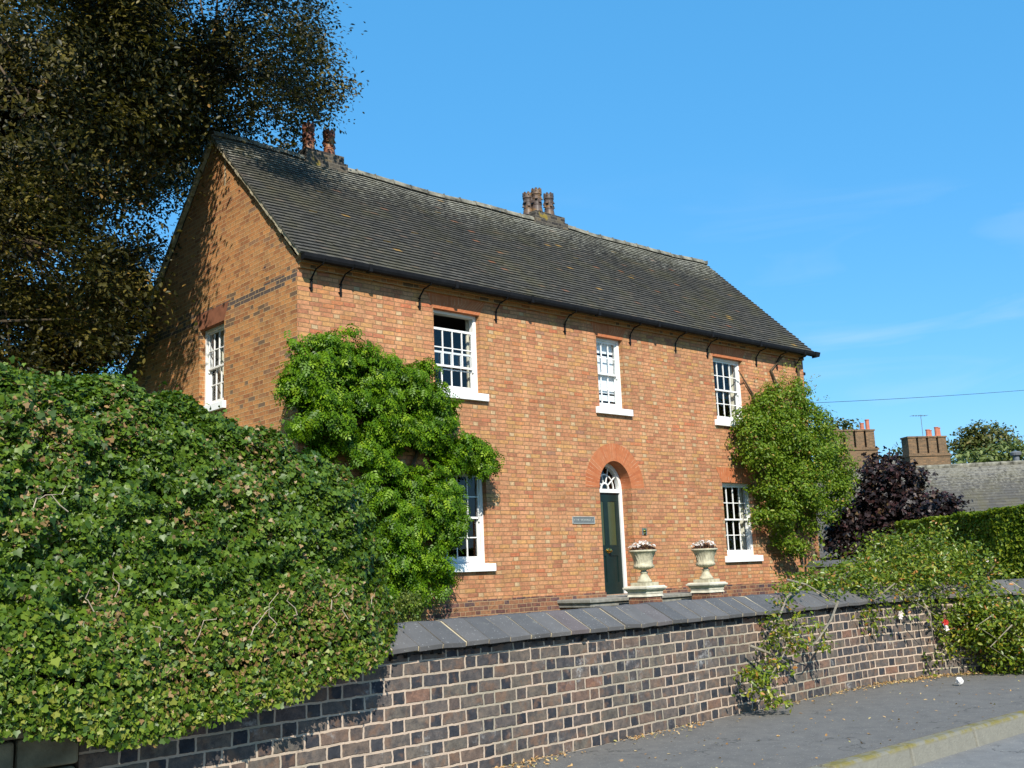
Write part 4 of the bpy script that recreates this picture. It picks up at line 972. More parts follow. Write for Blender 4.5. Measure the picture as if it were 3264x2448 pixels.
bl = [fb(690, 785, 62), fb(745, 765, 48), fb(660, 830, 45), fb(700, 860, 75), fb(780, 810, 58), fb(840, 835, 60), fb(885, 800, 42), fb(890, 850, 52), fb(935, 855, 32), fb(950, 895, 40), fb(775, 900, 75), fb(860, 910, 70), fb(930, 930, 50), fb(660, 900, 42), fb(715, 945, 48), fb(790, 965, 45), fb(870, 960, 38),
      fb(975, 955, 40), fb(1010, 985, 36), fb(1033, 985, 24), fb(960, 1000, 24), fb(1040, 1010, 18), fb(830, 1050, 58), fb(900, 1050, 55), fb(955, 1075, 38), fb(840, 1110, 60), fb(915, 1110, 62), fb(965, 1110, 32), fb(900, 1165, 55), fb(960, 1150, 32), fb(850, 1170, 50), fb(875, 1225, 52), fb(935, 1240, 40), fb(955, 1268, 26), fb(890, 1270, 42), fb(840, 1250, 40)]
C, Dn = clumps_from_blobs(g, bl, 15, .60, 1.15)
k_ = (C[:, 1] < -.03) & (np.sin(C[:, 0]*5.1+1.7*np.sin(C[:, 2]*3.3))*np.sin(C[:, 2]*4.7+C[:, 0]*1.3) > -.52); C, Dn = C[k_], Dn[k_]
P, N = leaves_round(g, C, Dn, 30, .080, .5, .55, .45, .8); P[:, 1] = np.minimum(P[:, 1], -.03); N[:, 1] -= .35
gapm = ((P[:, 0]-1.08*P[:, 1]-2.30)/.36)**2+((P[:, 2]+.12*P[:, 1]-2.36)/.15)**2 > 1; P, N = P[gapm], N[gapm]     # bare brick between the two masses
leaf_object('foliage', M_WIST, P, N, g.uniform(.11, .19, len(P)), np.clip(g.normal(.5, .26, len(P)), 0, 1), T_pinnate(), g, wis, 1.0)
stem_set('stem', M_BARK, wis, [[(1.5, -.12, -.33), (1.45, -.1, .6), (1.2, -.08, 1.5), (1.3, -.07, 2.4), (.8, -.07, 3.4), (.2, -.06, 4.0)], [(1.45, -.1, .9), (1.9, -.08, 1.8), (2.3, -.06, 2.6), (2.9, -.05, 3.0), (2.8, -.1, 3.5)], [(1.3, -.07, 2.4), (2.2, -.05, 3.5), (2.7, -.05, 3.7)]], .05)
# clipped little bush at its foot
g = np.random.default_rng(9)
M_BOX = leaf_mat('box_leaf', [(0, (0.05, 0.075, 0.008)), (.6, (0.10, 0.13, 0.014)), (1, (0.17, 0.20, 0.03))], .5, .3, .25)
bush = thing('box_bush', 'small round yellow green bush between the ivy hedge and the wall coping', 'shrub', (-2.4, -6.0, -.33))
c = at(884, 1308, y=-6.0); rr = 34*1.47559*((c-CAM)@fw)/FPX
C, Dn = clumps_from_blobs(g, [(c[0], c[1], c[2]-.02, rr, rr, rr*1.15), (c[0]+.1, c[1], c[2]-.28, rr*1.2, rr, rr)], 260, .55, 1.0)
P, N = leaves_round(g, C, Dn, 16, .03, .5, .4, .7)
leaf_object('foliage', M_BOX, P, N, g.uniform(.018, .032, len(P)), g.random(len(P)), T_simple(), g, bush)
stem_set('stem', M_DARKTWIG, bush, [[(c[0], c[1], -.35), (c[0], c[1], c[2])]], .03)

g = np.random.default_rng(12)
M_JAS = leaf_mat('climbing_rose_leaf', [(0, (0.055, 0.11, 0.006)), (.5, (0.115, 0.185, 0.012)), (.85, (0.19, 0.26, 0.02)), (.96, (0.27, 0.30, 0.04)), (1, (0.36, 0.24, 0.06))], .45, .28, .34)
jas = thing('climbing_shrub', 'bushy light green climber over the right corner of the front wall', 'climber', (13.3, -.4, -.33))
bl = [fb(1620, 905, 32, -.4, .4), fb(1665, 880, 40, -.4, .4), fb(1710, 870, 42, -.4, .45), fb(1630, 955, 50, -.5, .5), fb(1690, 935, 62, -.55, .55), fb(1750, 925, 48, -.5, .5), fb(1775, 960, 45, -.4, .55), fb(1740, 990, 58, -.6, .6), fb(1800, 1005, 36, -.4, .55), fb(1660, 1010, 42, -.5, .45), fb(1720, 1050, 62, -.6, .55), fb(1785, 1060, 45, -.5, .6), fb(1650, 1065, 30, -.4, .35), fb(1680, 1105, 42, -.5, .4), fb(1750, 1105, 45, -.5, .5), fb(1640, 1110, 22, -.3, .25), fb(1690, 1160, 28, -.4, .3), fb(1715, 1185, 22, -.4, .25), fb(1668, 845, 16, -.25, .15), fb(1720, 835, 16, -.2, .15), fb(1820, 1040, 22, -.4, .4)]
C, Dn = clumps_from_blobs(g, bl, 24, .58, 1.06)
k_ = ((C[:, 1] < -.03) | (C[:, 0] > 14.4)) & (np.sin(C[:, 0]*4.3+1.5*np.sin(C[:, 2]*3.1))*np.sin(C[:, 2]*4.9+C[:, 0]) > -.58); C, Dn = C[k_], Dn[k_]
P, N = leaves_round(g, C, Dn, 34, .095, .5, .55, .5, .65); bad = (P[:, 0] < 14.45) & (P[:, 1] > -.03); P[bad, 1] = -.04
extra = []
for i in range(26):                                   # thin sprays reaching up the wall and out into the air
    a = g.uniform(-.2, 1.35); p = at(*[(1690, 850), (1745, 880), (1760, 930), (1720, 845), (1660, 850)][i % 5], y=-.25)+np.array([g.normal()*.3, 0, 0]); d = np.array([math.sin(a)*.8, -.05, math.cos(a)]); ln_ = g.uniform(.5, 1.15)
    for q in np.linspace(0, 1, 26): extra.append(p+d*ln_*q+np.array([.12*q*q, 0, -.25*q*q])+g.normal(size=3)*.03)
extra = np.array(extra); P = np.concatenate([P, extra]); N = np.concatenate([N, g.normal(size=extra.shape)+np.array([0, -.4, .5])])
rv = np.clip(g.normal(.5, .25, len(P)), 0, 1); rv[-len(extra):] = np.clip(g.normal(.8, .15, len(extra)), 0, 1)
sz = g.uniform(.050, .095, len(P)); sz[-len(extra):] *= .6
leaf_object('foliage', M_JAS, P, N, sz, rv, T_simple(), g, jas)
stem_set('stem', M_BARK, jas, [[at(1725, 1235, y=-.35), at(1705, 1200, y=-.3), at(1690, 1150, y=-.2), at(1668, 1090, y=-.1), at(1680, 1000, y=-.1)], [at(1735, 1225, y=-.4), at(1720, 1160, y=-.3), at(1725, 1100, y=-.2), at(1740, 1000, y=-.15)], [at(1760, 1215, y=-.5), at(1750, 1150, y=-.3), at(1760, 1060, y=-.3)], [at(1650, 930, y=-.08), at(1625, 850, y=-.05), at(1595, 800, y=-.04)], [at(1690, 860, y=-.1), at(1665, 800, y=-.04), at(1690, 770, y=-.04), at(1700, 765, y=-.04)], [at(1730, 860, y=-.1), at(1725, 800, y=-.05), at(1715, 775, y=-.04)]], .045)

# rambling rose over the wall
g = np.random.default_rng(15)
M_ROSE = leaf_mat('rambling_rose_leaf', [(0, (0.048, 0.090, 0.008)), (.45, (0.115, 0.170, 0.013)), (.75, (0.195, 0.24, 0.018)), (.92, (0.31, 0.255, 0.03)), (1, (0.42, 0.18, 0.04))], .36, .45, .30)
M_ROSEF = leaf_mat('rose_petal', [(0, (0.75, 0.62, 0.58)), (.6, (0.78, 0.70, 0.66)), (.61, (0.45, 0.02, 0.02)), (1, (0.55, 0.04, 0.03))], .6, .2, .2, 1.0)
M_CANE = plain('grey_rose_cane', (0.22, 0.19, 0.14), 0.85, 0.3, 12)
def wb(px, py, rpx, y, ry=.35, fz=1.0):
    c = at(px, py, y=y); d = (c-CAM)@fw; rr = rpx*1.47559*d/FPX; return (c[0], c[1], c[2], rr*1.15, ry, rr*fz)
ros = thing('rambling_rose', 'sprawling yellow green rambling rose heaped over the right part of the boundary wall', 'shrub', (3.6, -7.5, -.33))
wq = np.array([wall_pt(q_, 0, -.1) for q_ in np.linspace(6, wall_s(8.5), 160)]); wpx, _, wdd = project(wq)
order = np.argsort(wpx)
def wo(px, py, rpx, off, ry=.35, fz=1.0):
    """centre off metres beyond the street face of the wall, seen at this place of the photograph"""
    d = float(np.interp(px, wpx[order], wdd[order]))+off; c = at(px, py, d=d); rr = rpx*1.47559*d/FPX; return (c[0], c[1], c[2], rr*1.1, ry, rr*fz)
bl = [wo(1745, 1262, 22, .8), wo(1795, 1258, 26, .8, .4), wo(1855, 1240, 36, .9, .45), wo(1920, 1200, 46, 1.0, .5), wo(1972, 1186, 44, 1.1, .55), wo(2022, 1198, 40, 1.1, .55), wo(2070, 1230, 36, 1.0, .5), wo(2120, 1258, 30, .7, .4), wo(1770, 1275, 24, .4, .3), wo(1850, 1268, 34, .3, .35), wo(1910, 1255, 42, .4, .45), wo(1980, 1240, 50, .4, .45), wo(2045, 1260, 44, .3, .45), wo(2105, 1285, 38, .2, .4), wo(2015, 1295, 26, -.05, .25), wo(2085, 1315, 34, -.15, .3), wo(2135, 1312, 36, -.2, .35), wo(1885, 1298, 22, -.05, .2), wo(1945, 1300, 18, -.08, .15), wo(1860, 1330, 12, -.12, .1), wo(1885, 1350, 11, -.12, .1),
      wo(2130, 1350, 46, -.35, .32), wo(2180, 1350, 44, -.5, .36), wo(2085, 1365, 34, -.25, .25), wo(2060, 1400, 20, -.2, .16), wo(2130, 1400, 38, -.35, .28), wo(2195, 1400, 44, -.55, .34), wo(2005, 1425, 15, -.15, .12), wo(2165, 1435, 26, -.4, .2), wo(2210, 1350, 46, -.6, .36), wo(2245, 1390, 50, -.6, .35), wo(2030, 1340, 20, -.15, .14)]
C, Dn = clumps_from_blobs(g, bl, 44, .40, 1.18)
P, N = leaves_round(g, C, Dn, 20, .085, .4, .7, .6)
ex = []
for i in range(46):                                       # arching sprays
    b = bl[g.integers(0, len(bl))]; p0 = np.array(b[:3])+np.array([g.normal()*.15, 0, b[5]*.6]); d0 = unit(np.array([[g.normal()*.8, -.35+g.normal()*.4, .75]]))[0]; l0 = g.uniform(.3, .75)
    for q in np.linspace(.1, 1, 22): ex.append(p0+d0*l0*q+np.array([.05*q*q, -.08*q*q, -.38*q*q*l0])+g.normal(size=3)*.022)
ex = np.array(ex); P = np.concatenate([P, ex]); N = np.concatenate([N, g.normal(size=ex.shape)+np.array([0, -.3, .7])])
leaf_object('foliage', M_ROSE, P, N, g.uniform(.036, .066, len(P)), np.clip(g.normal(.52, .25, len(P)), 0, 1), T_simple(), g, ros)
canes = []
for i in range(22):
    p = np.array(bl[g.integers(0, len(bl))][:3]); q = p+g.normal(size=3)*np.array([.32, .12, .12]); mid_ = (p+q)/2+np.array([0, -.15, .12]); canes.append([p, mid_, q, q+np.array([.2, -.12, -.15])])
canes += [[at(1700, 1252, y=-7.71), at(1740, 1262, y=-7.89), at(1790, 1290, y=-7.95), at(1805, 1310, y=-8.01)], [at(2050, 1300, y=-7.95), at(2000, 1255, y=-7.71), at(1930, 1240, y=-7.59)], [at(1980, 1270, y=-8.13), at(2010, 1330, y=-8.31), at(2020, 1420, y=-8.25)]]
stem_set('cane', M_CANE, ros, canes, .011)
fp = np.array([at(1943, 1327, y=-8.19), at(2045, 1345, y=-8.55), at(2040, 1355, y=-8.49), at(2130, 1210, y=-7.47), at(1980, 1225, y=-7.83)])
leaf_object('blossom', M_ROSEF, np.repeat(fp, 3, 0)+g.normal(size=(15, 3))*.012, g.normal(size=(15, 3))*.4+np.array([-.5, -1, .4]), np.full(15, .065), np.repeat([.3, .9, .2, .3, .4], 3), T_petal(), g, ros)
spr = thing('rose_spray', 'thin rose spray hanging down the front of the boundary wall to the pavement', 'shrub', (0.0, -8.2, .04))
g = np.random.default_rng(17)
bl = [wb(1700, 1270, 20, -7.95, .12), wb(1690, 1300, 16, -8.07, .1), wb(1670, 1345, 20, -8.19, .1), wb(1695, 1370, 28, -8.25, .12), wb(1665, 1390, 20, -8.25, .1), wb(1715, 1390, 22, -8.25, .1), wb(1620, 1450, 20, -8.31, .12), wb(1650, 1460, 28, -8.37, .14), wb(1680, 1440, 20, -8.31, .12), wb(1640, 1500, 22, -8.37, .14), wb(1675, 1520, 18, -8.37, .12), wb(1762, 1362, 15, -8.25, .08), wb(1778, 1395, 18, -8.25, .08), wb(1730, 1330, 12, -8.13, .08)]
C, Dn = clumps_from_blobs(g, bl, 75, .3, 1.15)
P, N = leaves_round(g, C, Dn, 9, .055, .4, .7, .6)
leaf_object('foliage', M_ROSE, P, N, g.uniform(.036, .064, len(P)), np.clip(g.normal(.6, .22, len(P)), 0, 1), T_simple(), g, spr)
stem_set('cane', M_CANE, spr, [[at(1810, 1300, y=-8.01), at(1795, 1340, y=-8.37), at(1765, 1385, y=-8.37), at(1745, 1400, y=-8.31)], [at(1730, 1268, y=-7.83), at(1700, 1290, y=-8.07), at(1680, 1340, y=-8.21), at(1700, 1400, y=-8.25), at(1660, 1470, y=-8.31), at(1640, 1520, y=-8.31)], [at(1620, 1395, y=-8.19), at(1660, 1410, y=-8.25), at(1700, 1430, y=-8.31)], [at(1700, 1400, y=-8.25), at(1730, 1380, y=-8.25), at(1775, 1395, y=-8.25)]], .014)

# clipped yew hedge
g = np.random.default_rng(19)
yh = thing('yew_hedge', 'clipped square dark green hedge behind the rambling rose', 'hedge', (4, -6, -.33))
M_YEW = leaf_mat('yew_leaf', [(0, (0.045, 0.085, 0.004)), (.5, (0.115, 0.17, 0.008)), (.85, (0.20, 0.24, 0.014)), (1, (0.28, 0.30, 0.02))], .5, .25, .28)
pA, pB, pC = at(1930, 1128, d=21.0), at(2143, 1101, d=16.6), at(2345, 1101, d=15.0)
zt = float(pB[2]); m = MB(); back = np.array([1.1, 1.5, 0])
PL, NL = [], []
pD = np.array(pC)+(np.array(pC)-np.array(pB))/np.linalg.norm((np.array(pC)-np.array(pB))[:2])*5.0; eD = unit((pD-np.array(pC))[None, :2]*1.0)[0]
for p, q in ((pA, pB), (pB, pD)):
    p, q = np.array(p), np.array(q); dd = (q-p)[:2]; l = np.linalg.norm(dd); dd /= l; nn = np.array([dd[1], -dd[0]])
    if nn@(CAM[:2]-p[:2]) < 0: nn = -nn
    P4 = [np.array([*(p[:2]-nn*.10), -.33]), np.array([*(q[:2]-nn*.10), -.33]), np.array([*(q[:2]-nn*1.0), -.33]), np.array([*(p[:2]-nn*1.0), -.33])]
    m.hexa(P4+[v+np.array([0, 0, zt+.33-.10]) for v in P4])
    k = int(l*4600); s_, h_ = g.random(k), g.random(k); off = np.abs(g.normal(size=k))*.06
    PL.append(np.stack([p[0]+dd[0]*l*s_-nn[0]*off, p[1]+dd[1]*l*s_-nn[1]*off, -.3+(zt+.28)*h_], 1)); NL.append(np.tile([*nn, .3], (k, 1)))
    k = int(l*2600); s_, w_ = g.random(k), g.random(k)
    PL.append(np.stack([p[0]+dd[0]*l*s_-nn[0]*w_*1.0, p[1]+dd[1]*l*s_-nn[1]*w_*1.0, zt-np.abs(g.normal(size=k))*.05+.03*np.sin(s_*20)], 1)); NL.append(np.tile([0, 0, 1.0], (k, 1)))
m.build('inner_twigs', M_DARKTWIG, yh)
w_, h_ = g.random(4200), g.random(4200); PL.append(np.stack([pD[0]-nn[0]*w_+eD[0]*.04*g.normal(size=4200), pD[1]-nn[1]*w_+eD[1]*.04*g.normal(size=4200), -.3+(zt+.28)*h_], 1)); NL.append(np.tile([eD[0], eD[1], .3], (4200, 1)))
P, N = np.concatenate(PL), np.concatenate(NL); N = N+g.normal(size=N.shape)*.5
lum = .5+.35*np.sin(P[:, 0]*2.3+P[:, 2]*3)*np.sin(P[:, 2]*4.1-P[:, 1]*1.7)
leaf_object('foliage', M_YEW, P, N, g.uniform(.05, .085, len(P)), np.clip(lum*.6+g.normal(.2, .2, len(P)), 0, 1), T_simple(), g, yh)

# copper shrub beyond the house
g = np.random.default_rng(23)
pur = thing('purple_maple', 'dark purple leaved small tree beyond the right end of the house', 'tree', tuple(at(1930, 1230, d=26)))
M_PUR = leaf_mat('purple_leaf', [(0, (0.010, 0.008, 0.008)), (.6, (0.022, 0.013, 0.014)), (.9, (0.050, 0.020, 0.020)), (1, (0.10, 0.065, 0.025))], .45, .28, .12)
def db(px, py, rpx, d, fy=1.0, fz=1.0):
    c = at(px, py, d=d); r = rpx*1.47559*d/FPX; return (c[0], c[1], c[2], r, r*fy, r*fz)
bl = [db(1895, 1010, 26, 26), db(1925, 990, 10, 26), db(1905, 1045, 45, 26), db(1950, 1040, 38, 25.5), db(1985, 1035, 16, 26), db(1890, 1090, 54, 26), db(1945, 1100, 54, 25.5), db(1870, 1140, 64, 26), db(1930, 1160, 70, 25.5), db(2000, 1110, 42, 25), db(2035, 1088, 24, 25), db(2062, 1100, 22, 25), db(1840, 1180, 55, 26), db(2010, 1140, 45, 25), db(1820, 1130, 30, 26), db(1900, 1200, 70, 26)]
C, Dn = clumps_from_blobs(g, bl, 17, .6, 1.12); P, N = leaves_round(g, C, Dn, 24, .12, .5, .6, .6)
leaf_object('crown', M_PUR, P, N, g.uniform(.07, .12, len(P)), g.random(len(P)), T_ivy(), g, pur)
b0 = at(1910, 1230, d=26); stem_set('trunk', M_BARK, pur, [[(b0[0], b0[1], -.9), at(1905, 1120, d=26), at(1900, 1010, d=26)], [at(1905, 1150, d=26), at(1960, 1080, d=25.6), at(1985, 1030, d=26)]], .09)

# =================================================================== copper beech beside the house
g = np.random.default_rng(31)
beech = thing('copper_beech', 'huge dark copper beech towering over the left gable and ivy hedge', 'tree', (-6.5, 6.5, -.9))
M_BEECH = leaf_mat('copper_beech_leaf', [(0, (0.009, 0.010, 0.002)), (.40, (0.028, 0.026, 0.004)), (.70, (0.080, 0.066, 0.011)), (.92, (0.165, 0.125, 0.022)), (1, (0.22, 0.12, 0.03))], .45, .25, .22, 1.4)
SIL = [(-900, -900), (600, -900), (655, -60), (690, 0), (702, 30), (690, 60), (715, 100), (705, 130), (742, 170), (730, 205), (690, 220), (715, 255), (690, 262), (650, 285), (632, 330), (600, 318), (560, 300), (500, 295), (468, 285), (440, 350), (405, 420), (395, 470), (372, 540), (350, 590), (338, 650), (318, 690), (250, 770), (150, 805), (0, 815), (-900, 900)]
SILP = np.array(SIL, float)
def inside(px, py):
    r = np.zeros(len(px), bool); j = len(SILP)-1
    for i in range(len(SILP)):
        xi, yi = SILP[i]; xj, yj = SILP[j]
        c = ((yi > py) != (yj > py)) & (px < (xj-xi)*(py-yi)/(yj-yi+1e-9)+xi); r ^= c; j = i
    return r
blobs_t = [(-5.5, 4.5, 9.5, 6.2, 5.2, 5.5), (-1.5, 4.2, 10.8, 4.6, 4.6, 3.0), (-9.5, 4.0, 7.5, 5.5, 5.0, 5.5), (-6.0, 3.0, 4.2, 4.8, 4.0, 3.4), (-4.2, 6.5, 5.0, 4.0, 4.0, 4.2), (1.0, 4.6, 10.6, 3.4, 3.6, 2.2), (-5, 4.5, 13.5, 5.5, 5, 3)]
for q_ in ((250, 700, 22, 90), (150, 755, 21, 90), (300, 600, 23, 80), (60, 740, 20, 90), (370, 450, 24, 70), (270, 760, 23, 70), (200, 640, 21, 90), (60, 600, 20, 110), (60, 180, 20, 110), (30, 310, 21, 110), (150, 400, 22, 110), (20, 450, 20, 90)):
    c_ = at(q_[0], q_[1], d=q_[2]); r_ = q_[3]*1.47559*q_[2]/FPX; blobs_t.append((c_[0], c_[1], c_[2], r_*1.2, 1.4, r_))
blobs_t.append((-.6, -.3, 12.3, 2.6, 1.8, 1.8))
cand = 110000
B_ = np.array(blobs_t); wv = (B_[:, 3]*B_[:, 4]*B_[:, 5])**.6; pick = g.choice(len(B_), cand, p=wv/wv.sum())
dv = unit(g.normal(size=(cand, 3))); rad = g.uniform(.25, 1.0, cand)**.45
C = B_[pick, :3]+dv*B_[pick, 3:]*rad[:, None]
px, py, dd = project(C)
ok = (dd > 8) & inside(px, py)
lit = C[:, 1]-1.483*np.minimum(C[:, 0], 0)                # where along the gable its shadow would fall
zg = C[:, 2]+1.397*np.minimum(C[:, 0], 0)
ok &= ~((C[:, 0] < 0) & (lit < 2.75) & (zg > -.5) & (zg < 8.8) & (lit > -.6))
ok &= ~((C[:, 0] < 0) & (zg > 5.2) & (lit > 2.2) & (lit < 3.4) & (zg < 8.2))
hr = 8.75-np.abs(C[:, 1]-2.9)*1.0
ok &= ~((C[:, 0] > -.5) & (C[:, 2] < np.maximum(hr, 5.8)+.5) & (C[:, 1] > -.6) & (C[:, 1] < 6.4))
# keep the sunny middle of the roof clear: only a patch by the left stack is shaded
tr = (C[:, 2]-7.6)/.616; fx, fy = C[:, 0]+.441*tr, C[:, 1]+.654*tr
ok &= ~((fx > 3.6) & (fy < 3.2) & (fy > -3) & (tr > 0)); ok &= ~((fx > .1) & (fx < 3.6) & (fy < 1.45) & (fy > -3) & (tr > 0) & (g.random(cand) < .97))
# open windows of sky low in the crown
gaps = [(350, 440, 26), (375, 490, 22), (345, 540, 20), (130, 560, 26), (70, 470, 20), (160, 640, 18), (100, 700, 22), (30, 745, 24), (190, 720, 18), (230, 600, 16), (280, 520, 16), (60, 620, 16), (300, 440, 14), (20, 560, 16), (200, 480, 14), (250, 680, 12), (120, 770, 14), (15, 680, 14), (235, 420, 10)]
for gx_, gy_, gr_ in gaps: ok &= ~(((px-gx_)**2+((py-gy_)/1.25)**2) < gr_**2)
C, dv = C[ok], dv[ok]
bc = C[g.choice(len(C), 900, replace=False)]              # boughs: leaf sprays gather round these
best = np.full(len(C), 9e9)
for b_ in bc: best = np.minimum(best, np.sum(((C-b_)/np.array([1.0, 1.0, .55]))**2, 1))
l2 = C[:, 1]-1.483*np.minimum(C[:, 0], 0); z2 = C[:, 2]+1.397*np.minimum(C[:, 0], 0)
tr2 = (C[:, 2]-7.6)/.616; fx2, fy2 = C[:, 0]+.441*tr2, C[:, 1]+.654*tr2
shade = ((C[:, 0] < 0) & (l2 > 2.6) & (l2 < 6.6) & (z2 > 0) & (z2 < 8.8)) | ((fx2 > .6) & (fx2 < 3.4) & (fy2 > 1.5) & (fy2 < 2.9) & (tr2 > 1) & (C[:, 1] < 1.6) & (g.random(len(C)) < .7))   # the boughs between the sun and the gable are dense
kb = (best < g.uniform(.12, .42, len(C))*np.where(shade, 1.8, 1.0)) | (shade & (g.random(len(C)) < .6)); C, dv, shade = C[kb], dv[kb], shade[kb]
px, py, dd = project(C)
dens = np.where((py > 330) & (px < 420), .72, 1.0)
off_frame = (px < -60) | (py < -60)
keep = g.random(len(C)) < np.where(off_frame & ~shade, .16, dens); C, dv = C[keep], dv[keep]
C, dv = C[:19000], dv[:19000]; print('beech clumps', len(C))
cell = np.round(C/.8).astype(int); cnt = {}
for q in map(tuple, cell): cnt[q] = cnt.get(q, 0)+1
nb_ = np.array([sum(cnt.get((q[0]+i, q[1]+j, q[2]+k), 0) for i in (-1, 0, 1) for j in (-1, 0, 1) for k in (-1, 0, 1)) for q in cell])
C, dv = C[nb_ > 9], dv[nb_ > 9]                            # no spray without neighbours
nl = 22; ax_ = unit(np.stack([dv[:, 0]+g.normal(size=len(C))*.5, dv[:, 1]+g.normal(size=len(C))*.5, -.25-.35*g.random(len(C))], 1))   # each spray hangs outwards
off = g.normal(size=(len(C), nl, 3))*np.array([.13, .13, .085])+ax_[:, None, :]*g.normal(size=(len(C), nl, 1))*.30
P = (C[:, None, :]+off).reshape(-1, 3); N = (dv[:, None, :]*.35+np.array([-.12, -.2, .75])+np.repeat(g.normal(size=(len(C), 1, 3)), nl, 1)*.42+g.normal(size=off.shape)*.24).reshape(-1, 3)
tone = np.repeat(np.clip(g.normal(.5, .20, len(C)), 0, 1), nl)
leaf_object('crown', M_BEECH, P, N, g.uniform(.066, .112, len(P)), np.clip(tone+g.normal(0, .06, len(P)), 0, 1), T_simple(), g, beech, .6)
limbs = []
trunk = [np.array(p) for p in ((-6.5, 6.5, -.9), (-6.4, 6.4, 2), (-6.2, 6.2, 5), (-6.0, 5.8, 8.5), (-5.6, 5.2, 12), (-5.2, 4.8, 15))]
m = MB(); m.tube(trunk, [.55, .48, .42, .33, .2, .06], 12)
for e in [(-1.5, 4.0, 9.3), (.8, 4.6, 10.6), (-9.5, 4, 8.5), (-8.5, 3, 5.2), (-3.2, 4.6, 6.6), (-5.5, 1.6, 9.5), (-10.5, 5, 6), (-3, 3.4, 12.2), (-7, 3, 11.5), (-4.8, 4.2, 4.4), (-8, 4, 3)]:
    e = np.array(e, float); s0 = trunk[1]+(trunk[4]-trunk[1])*np.clip((e[2]-2.5)/11, .12, .9); mid_ = s0+(e-s0)*.5+np.array([0, 0, .6])
    m.tube([s0, mid_, e], [.15, .09, .02], 7)
    for k in range(5):
        q = mid_+(e-mid_)*g.uniform(0, 1); m.tube([q, q+g.normal(size=3)*np.array([.7, .5, .4])+np.array([0, 0, -.1]), q+g.normal(size=3)*np.array([1.1, .7, .6])+np.array([0, -.2, -.5])], [.03, .018, .006], 5)
ends = [np.array(e, float) for e in ((-1.5, 4.0, 9.3), (.8, 4.6, 10.6), (-9.5, 4, 8.5), (-8.5, 3, 5.2), (-3.2, 4.6, 6.6), (-5.5, 1.6, 9.5), (-3, 3.4, 12.2), (-7, 3, 11.5), (-4.8, 4.2, 4.4), (-8, 4, 3), (-4, 5.2, 9))]
for b_ in bc[:420]:                                       # branches carrying the leaf sprays
    e = min(ends, key=lambda q: np.sum((q-b_)**2)); l_ = np.linalg.norm(e-b_)
    if l_ < 3.6: m.tube([e, (e+b_)/2+np.array([0, 0, .12*l_])+g.normal(size=3)*.15, b_, b_+(b_-e)/l_*.5+np.array([0, 0, -.15])], [.035, .022, .012, .004], 4)
m.build('trunk', M_BARK, beech)

# =================================================================== neighbouring cottages
def frame2(A, Bv):
    d = (Bv-A)[:2]; l = np.linalg.norm(d); d = d/l; n = np.array([d[1], -d[0]])
    if n@(CAM[:2]-A[:2]) < 0: n = -n
    return d, n, l
def tiled_slope(mb, hg, A, d, n, l, s0, s1, zr, run, drop, rows, rnd):
    w = .55
    for k in range(rows):
        f0, f1 = k/rows, (k+1)/rows+.01; x = s0-rnd.uniform(0, w)
        while x < s1:
            xa, xb = max(x, s0), min(x+w-.005, s1); h0, h1 = .05+rnd.gauss(0, .006), .01; r = rnd.random()
            pt = lambda x_, f, h: (A[0]+d[0]*x_+n[0]*run*f, A[1]+d[1]*x_+n[1]*run*f, zr-drop*f+h)
            mb.face([pt(xa, f1, h0), pt(xb, f1, h0), pt(xb, f0, h1), pt(xa, f0, h1)], None, r); mb.face([pt(xa, f1, 0), pt(xb, f1, 0), pt(xb, f1, h0), pt(xa, f1, h0)], None, r*.4); hg += [1-f0]*2
            x += w
A = at(2212, 1000, d=40); Bq = CAM+(at(1985, 1012, d=50)-CAM)*.81; Bq[2] = A[2]; zr = A[2]
d, n, l = frame2(Bq, A); rnd = random.Random(8)
nb = thing('neighbour_cottage', 'long low cottage with a grey tiled roof beyond the clipped hedge', 'house', (Bq[0], Bq[1], -.92))
m = MB(); hg = []
tiled_slope(m, hg, Bq, d, n, l, -6.5, l+9, zr, 3.4, 3.2, 30, rnd)
q = lambda s, o, z: (Bq[0]+d[0]*s+n[0]*o, Bq[1]+d[1]*s+n[1]*o, z)
m.face([q(-6.5, 0, zr), q(l+9, 0, zr), q(l+9, -3.4, zr-3.2), q(-6.5, -3.4, zr-3.2)]); hg.append(.2)
rf = m.build('roof', M_TILE_FAR, nb, extra=hg)
m = MB()
x = -6.5
while x < l+9: m.tube([q(x, 0, zr+.0), q(x+.44, 0, zr+.0)], .11, 8); x += .45
m.build('ridge_tile_row', M_RIDGE, rf)
m = MB(); W = [q(-6.3, 3.1, -.95), q(l+8.8, 3.1, -.95), q(l+8.8, -3.1, -.95), q(-6.3, -3.1, -.95)]; W2 = [(a, b, zr-2.95) for a, b, _ in W]
m.hexa(W+W2); 
for s in (-6.3, l+8.8): m.face([q(s, 3.1, zr-2.95), q(s, -3.1, zr-2.95), q(s, 0, zr-.06)])
m.build('wall', M_FARB, nb)
fp_ = at(2197, 1003, d=40.3); m = MB(); m.lathe([(.11, -.3), (.11, .32), (.10, .33), (.19, .34), (.21, .44), (.17, .48), (.0, .52)], fp_, 14); m.build('flue', M_LEAD, nb)

